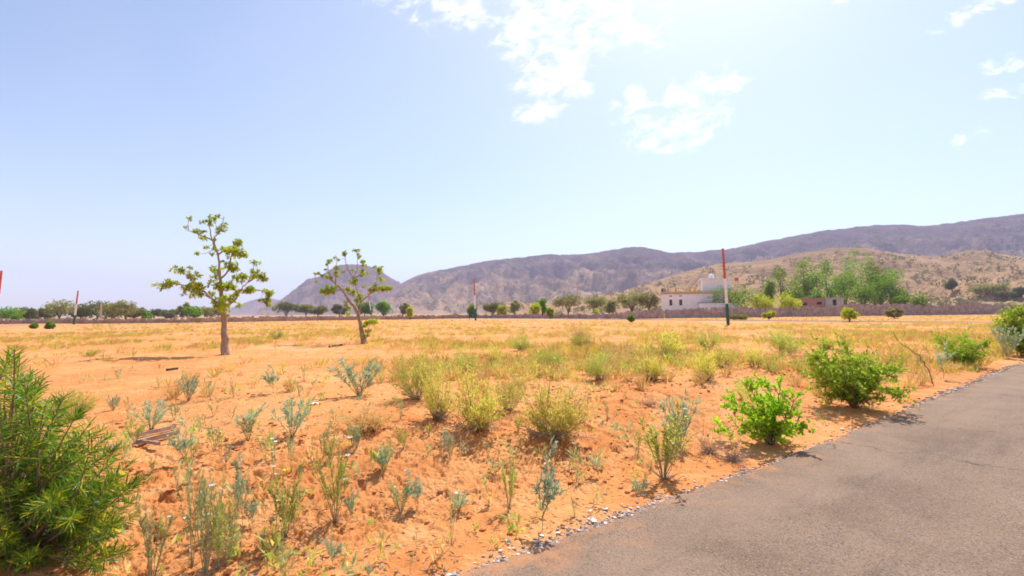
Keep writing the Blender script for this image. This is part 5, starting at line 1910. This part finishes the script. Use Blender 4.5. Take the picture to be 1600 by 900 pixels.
def build_grass():
    rng = np.random.default_rng(55)
    # individual tufts that show largest, then the rest as ground cover
    n = 36000
    Yd = np.exp(rng.uniform(math.log(8), math.log(128), n))
    m = rng.uniform(-1.25, 1.15, n)
    X = m * Yd
    u, v = uv(X, Yd)
    ok = (v > EDGE + 0.5) & (np.abs(u - 75) > 3.3) & ~((np.abs(u + 19) < 3.3))
    den = 0.40 + 0.14 * sstep(24, 40, Yd) + 1.5 * fbm(X * 0.17 + 3, Yd * 0.13, 4, 0.6) - 0.1
    right = sstep(-0.45, -0.05, m)
    far = sstep(20, 27, Yd)
    near_r = sstep(9, 13, Yd) * right
    den = den * np.clip(0.05 + 0.95 * far + 0.85 * near_r, 0, 1)
    den = den * (1 - 0.93 * sstep(56, 62, u) * (u < 74)) * (1 - 0.93 * sstep(-6, -10, u) * (u > -18))
    # a bare band of sand and ruts on the left
    den = den * (1 - 0.75 * (1 - right) * sstep(15, 17, Yd) * sstep(21, 18, Yd))
    keep = ok & (rng.random(n) < den)
    X, Yd, m = X[keep], Yd[keep], m[keep]
    Z = height(X, Yd)
    sz = rng.uniform(0.12, 0.34, len(X)) * (1 - 0.3 * sstep(30, 80, Yd))
    seen = sz / Yd
    order = np.argsort(-seen)
    singles = order[:190]
    rest = order[190:]
    for j, i in enumerate(singles):
        green = rng.random() < 0.25
        me = P_GTUFT[rng.integers(2)] if green else P_TUFT[rng.integers(4)]
        if green:
            o = thing('grass_tuft', 'small olive green grass tuft on the sandy field', 'grass tuft', (X[i], Yd[i], Z[i] - 0.01), rng.uniform(0, 6), 'olive grass tufts across the field', me)
        else:
            o = thing('grass_tuft', 'small straw yellow grass tuft on the sandy field', 'grass tuft', (X[i], Yd[i], Z[i] - 0.01), rng.uniform(0, 6), 'straw grass tufts across the field', me)
        s = sz[i] * 1.1
        o.scale = (s, s, s * rng.uniform(0.8, 1.2))
    b = MB()
    per = 15
    for mi, sel in ((0, rest[rng.random(len(rest)) < 0.72]), ):
        pass
    pick = rng.random(len(rest))
    for mi, (lo, hi) in enumerate(((0, 0.5), (0.5, 0.85), (0.85, 1.0))):
        sel = rest[(pick >= lo) & (pick < hi)]
        P = np.stack([X[sel], Yd[sel], Z[sel]], 1)
        P = np.repeat(P, per, 0)
        s = np.repeat(sz[sel], per)
        yy = P[:, 1].copy()
        nn = len(P)
        a = rng.uniform(0, 2 * PI, nn)
        rr = np.sqrt(rng.uniform(0, 1, nn))
        P[:, 0] += np.cos(a) * rr * s * 0.5
        P[:, 1] += np.sin(a) * rr * s * 0.5
        D = unit(np.stack([np.cos(a) * rr * 0.7, np.sin(a) * rr * 0.7, np.ones(nn)], 1) + rng.normal(size=(nn, 3)) * 0.15)
        L = s * rng.uniform(0.5, 1.15, nn)
        b.leaves(P, D, L, np.maximum(0.010, yy * 0.0007), rng, fold=0.2, widest=0.6, bend=0.2, mat=mi)
    o = link(bpy.data.objects.new('dry_grass', b.mesh('dry_grass', [M['dry_grass'], M['yellow_leaf'], M['olive_leaf']])))
    o['kind'] = 'stuff'
    print('grass singles', len(singles), 'rest', len(rest))


build_grass()


# small seedlings scattered over the bare sand, more than the eye separates from one another
def build_seedlings():
    rng = np.random.default_rng(91)
    b = MB()
    n = 2600
    Yd = np.exp(rng.uniform(math.log(3), math.log(22), n))
    X = rng.uniform(-1.1, 1.0, n) * Yd
    u, v = uv(X, Yd)
    keep = (v > EDGE + 0.35) & (rng.random(n) < 0.45 + 0.9 * perlin(X * 0.5, Yd * 0.5))
    X, Yd = X[keep], Yd[keep]
    Z = height(X, Yd)
    for x, y, z in zip(X, Yd, Z):
        s = 0.025 + 0.16 * rng.random() ** 2
        k = rng.integers(7, 18)
        P = np.tile(np.array([x, y, z]), (k, 1)) + rng.normal(size=(k, 3)) * np.array([s * 0.2, s * 0.2, 0])
        P[:, 2] += rng.uniform(0, s * 0.9, k)
        D = unit(rng.normal(size=(k, 3)) * 0.7 + np.array([0, 0, 0.9]))
        b.leaves(P, D, s * rng.uniform(0.35, 0.8, k), s * 0.16, rng, mat=int(rng.integers(3)))
    o = link(bpy.data.objects.new('seedlings', b.mesh('seedlings', [M['grey_leaf'], M['olive_leaf'], M['tan_leaf']])))
    o['kind'] = 'stuff'


build_seedlings()


def build_litter_cover():
    """straw, dead leaves and twig ends lying about on the sand"""
    rng = np.random.default_rng(133)
    b = MB()
    n = 9000
    Yd = np.exp(rng.uniform(math.log(2.6), math.log(16), n))
    X = rng.uniform(-1.15, 1.0, n) * Yd
    u, v = uv(X, Yd)
    keep = (v > edge(u) + 0.12) & (rng.random(n) < np.clip(0.4 + 1.6 * perlin(X * 0.8 + 4, Yd * 0.8), 0.05, 1))
    # more of it under the bushes
    hubs = np.array([o.location[:2] for o in COL.objects if o.get('category') in ('bush', 'shrub', 'weed') and o.location.y < 14 and o.name.split('.')[0] in ('broom_bush', 'roadside_shrub', 'desert_weed')])
    h = hubs[rng.integers(len(hubs), size=5000)] + rng.normal(size=(5000, 2)) * 0.2
    u2, v2 = uv(h[:, 0], h[:, 1])
    h = h[v2 > edge(u2) + 0.05]
    X, Yd = np.concatenate([X[keep], h[:, 0]]), np.concatenate([Yd[keep], h[:, 1]])
    Z = height(X, Yd) + 0.006
    m = len(X)
    a = rng.uniform(0, 2 * PI, m)
    D = np.stack([np.cos(a), np.sin(a), rng.normal(size=m) * 0.15], 1)
    P = np.stack([X, Yd, Z], 1)
    pick = rng.integers(0, 3, m)
    for k in range(3):
        q = pick == k
        L = rng.uniform(0.02, 0.09, q.sum())
        b.leaves(P[q], D[q], L, np.where(rng.random(q.sum()) < 0.6, 0.004, 0.012), rng, mat=k)
    o = link(bpy.data.objects.new('dry_litter', b.mesh('dry_litter', [M['tan_leaf'], M['dry_twig'], M['twig']])))
    o['kind'] = 'stuff'


build_litter_cover()
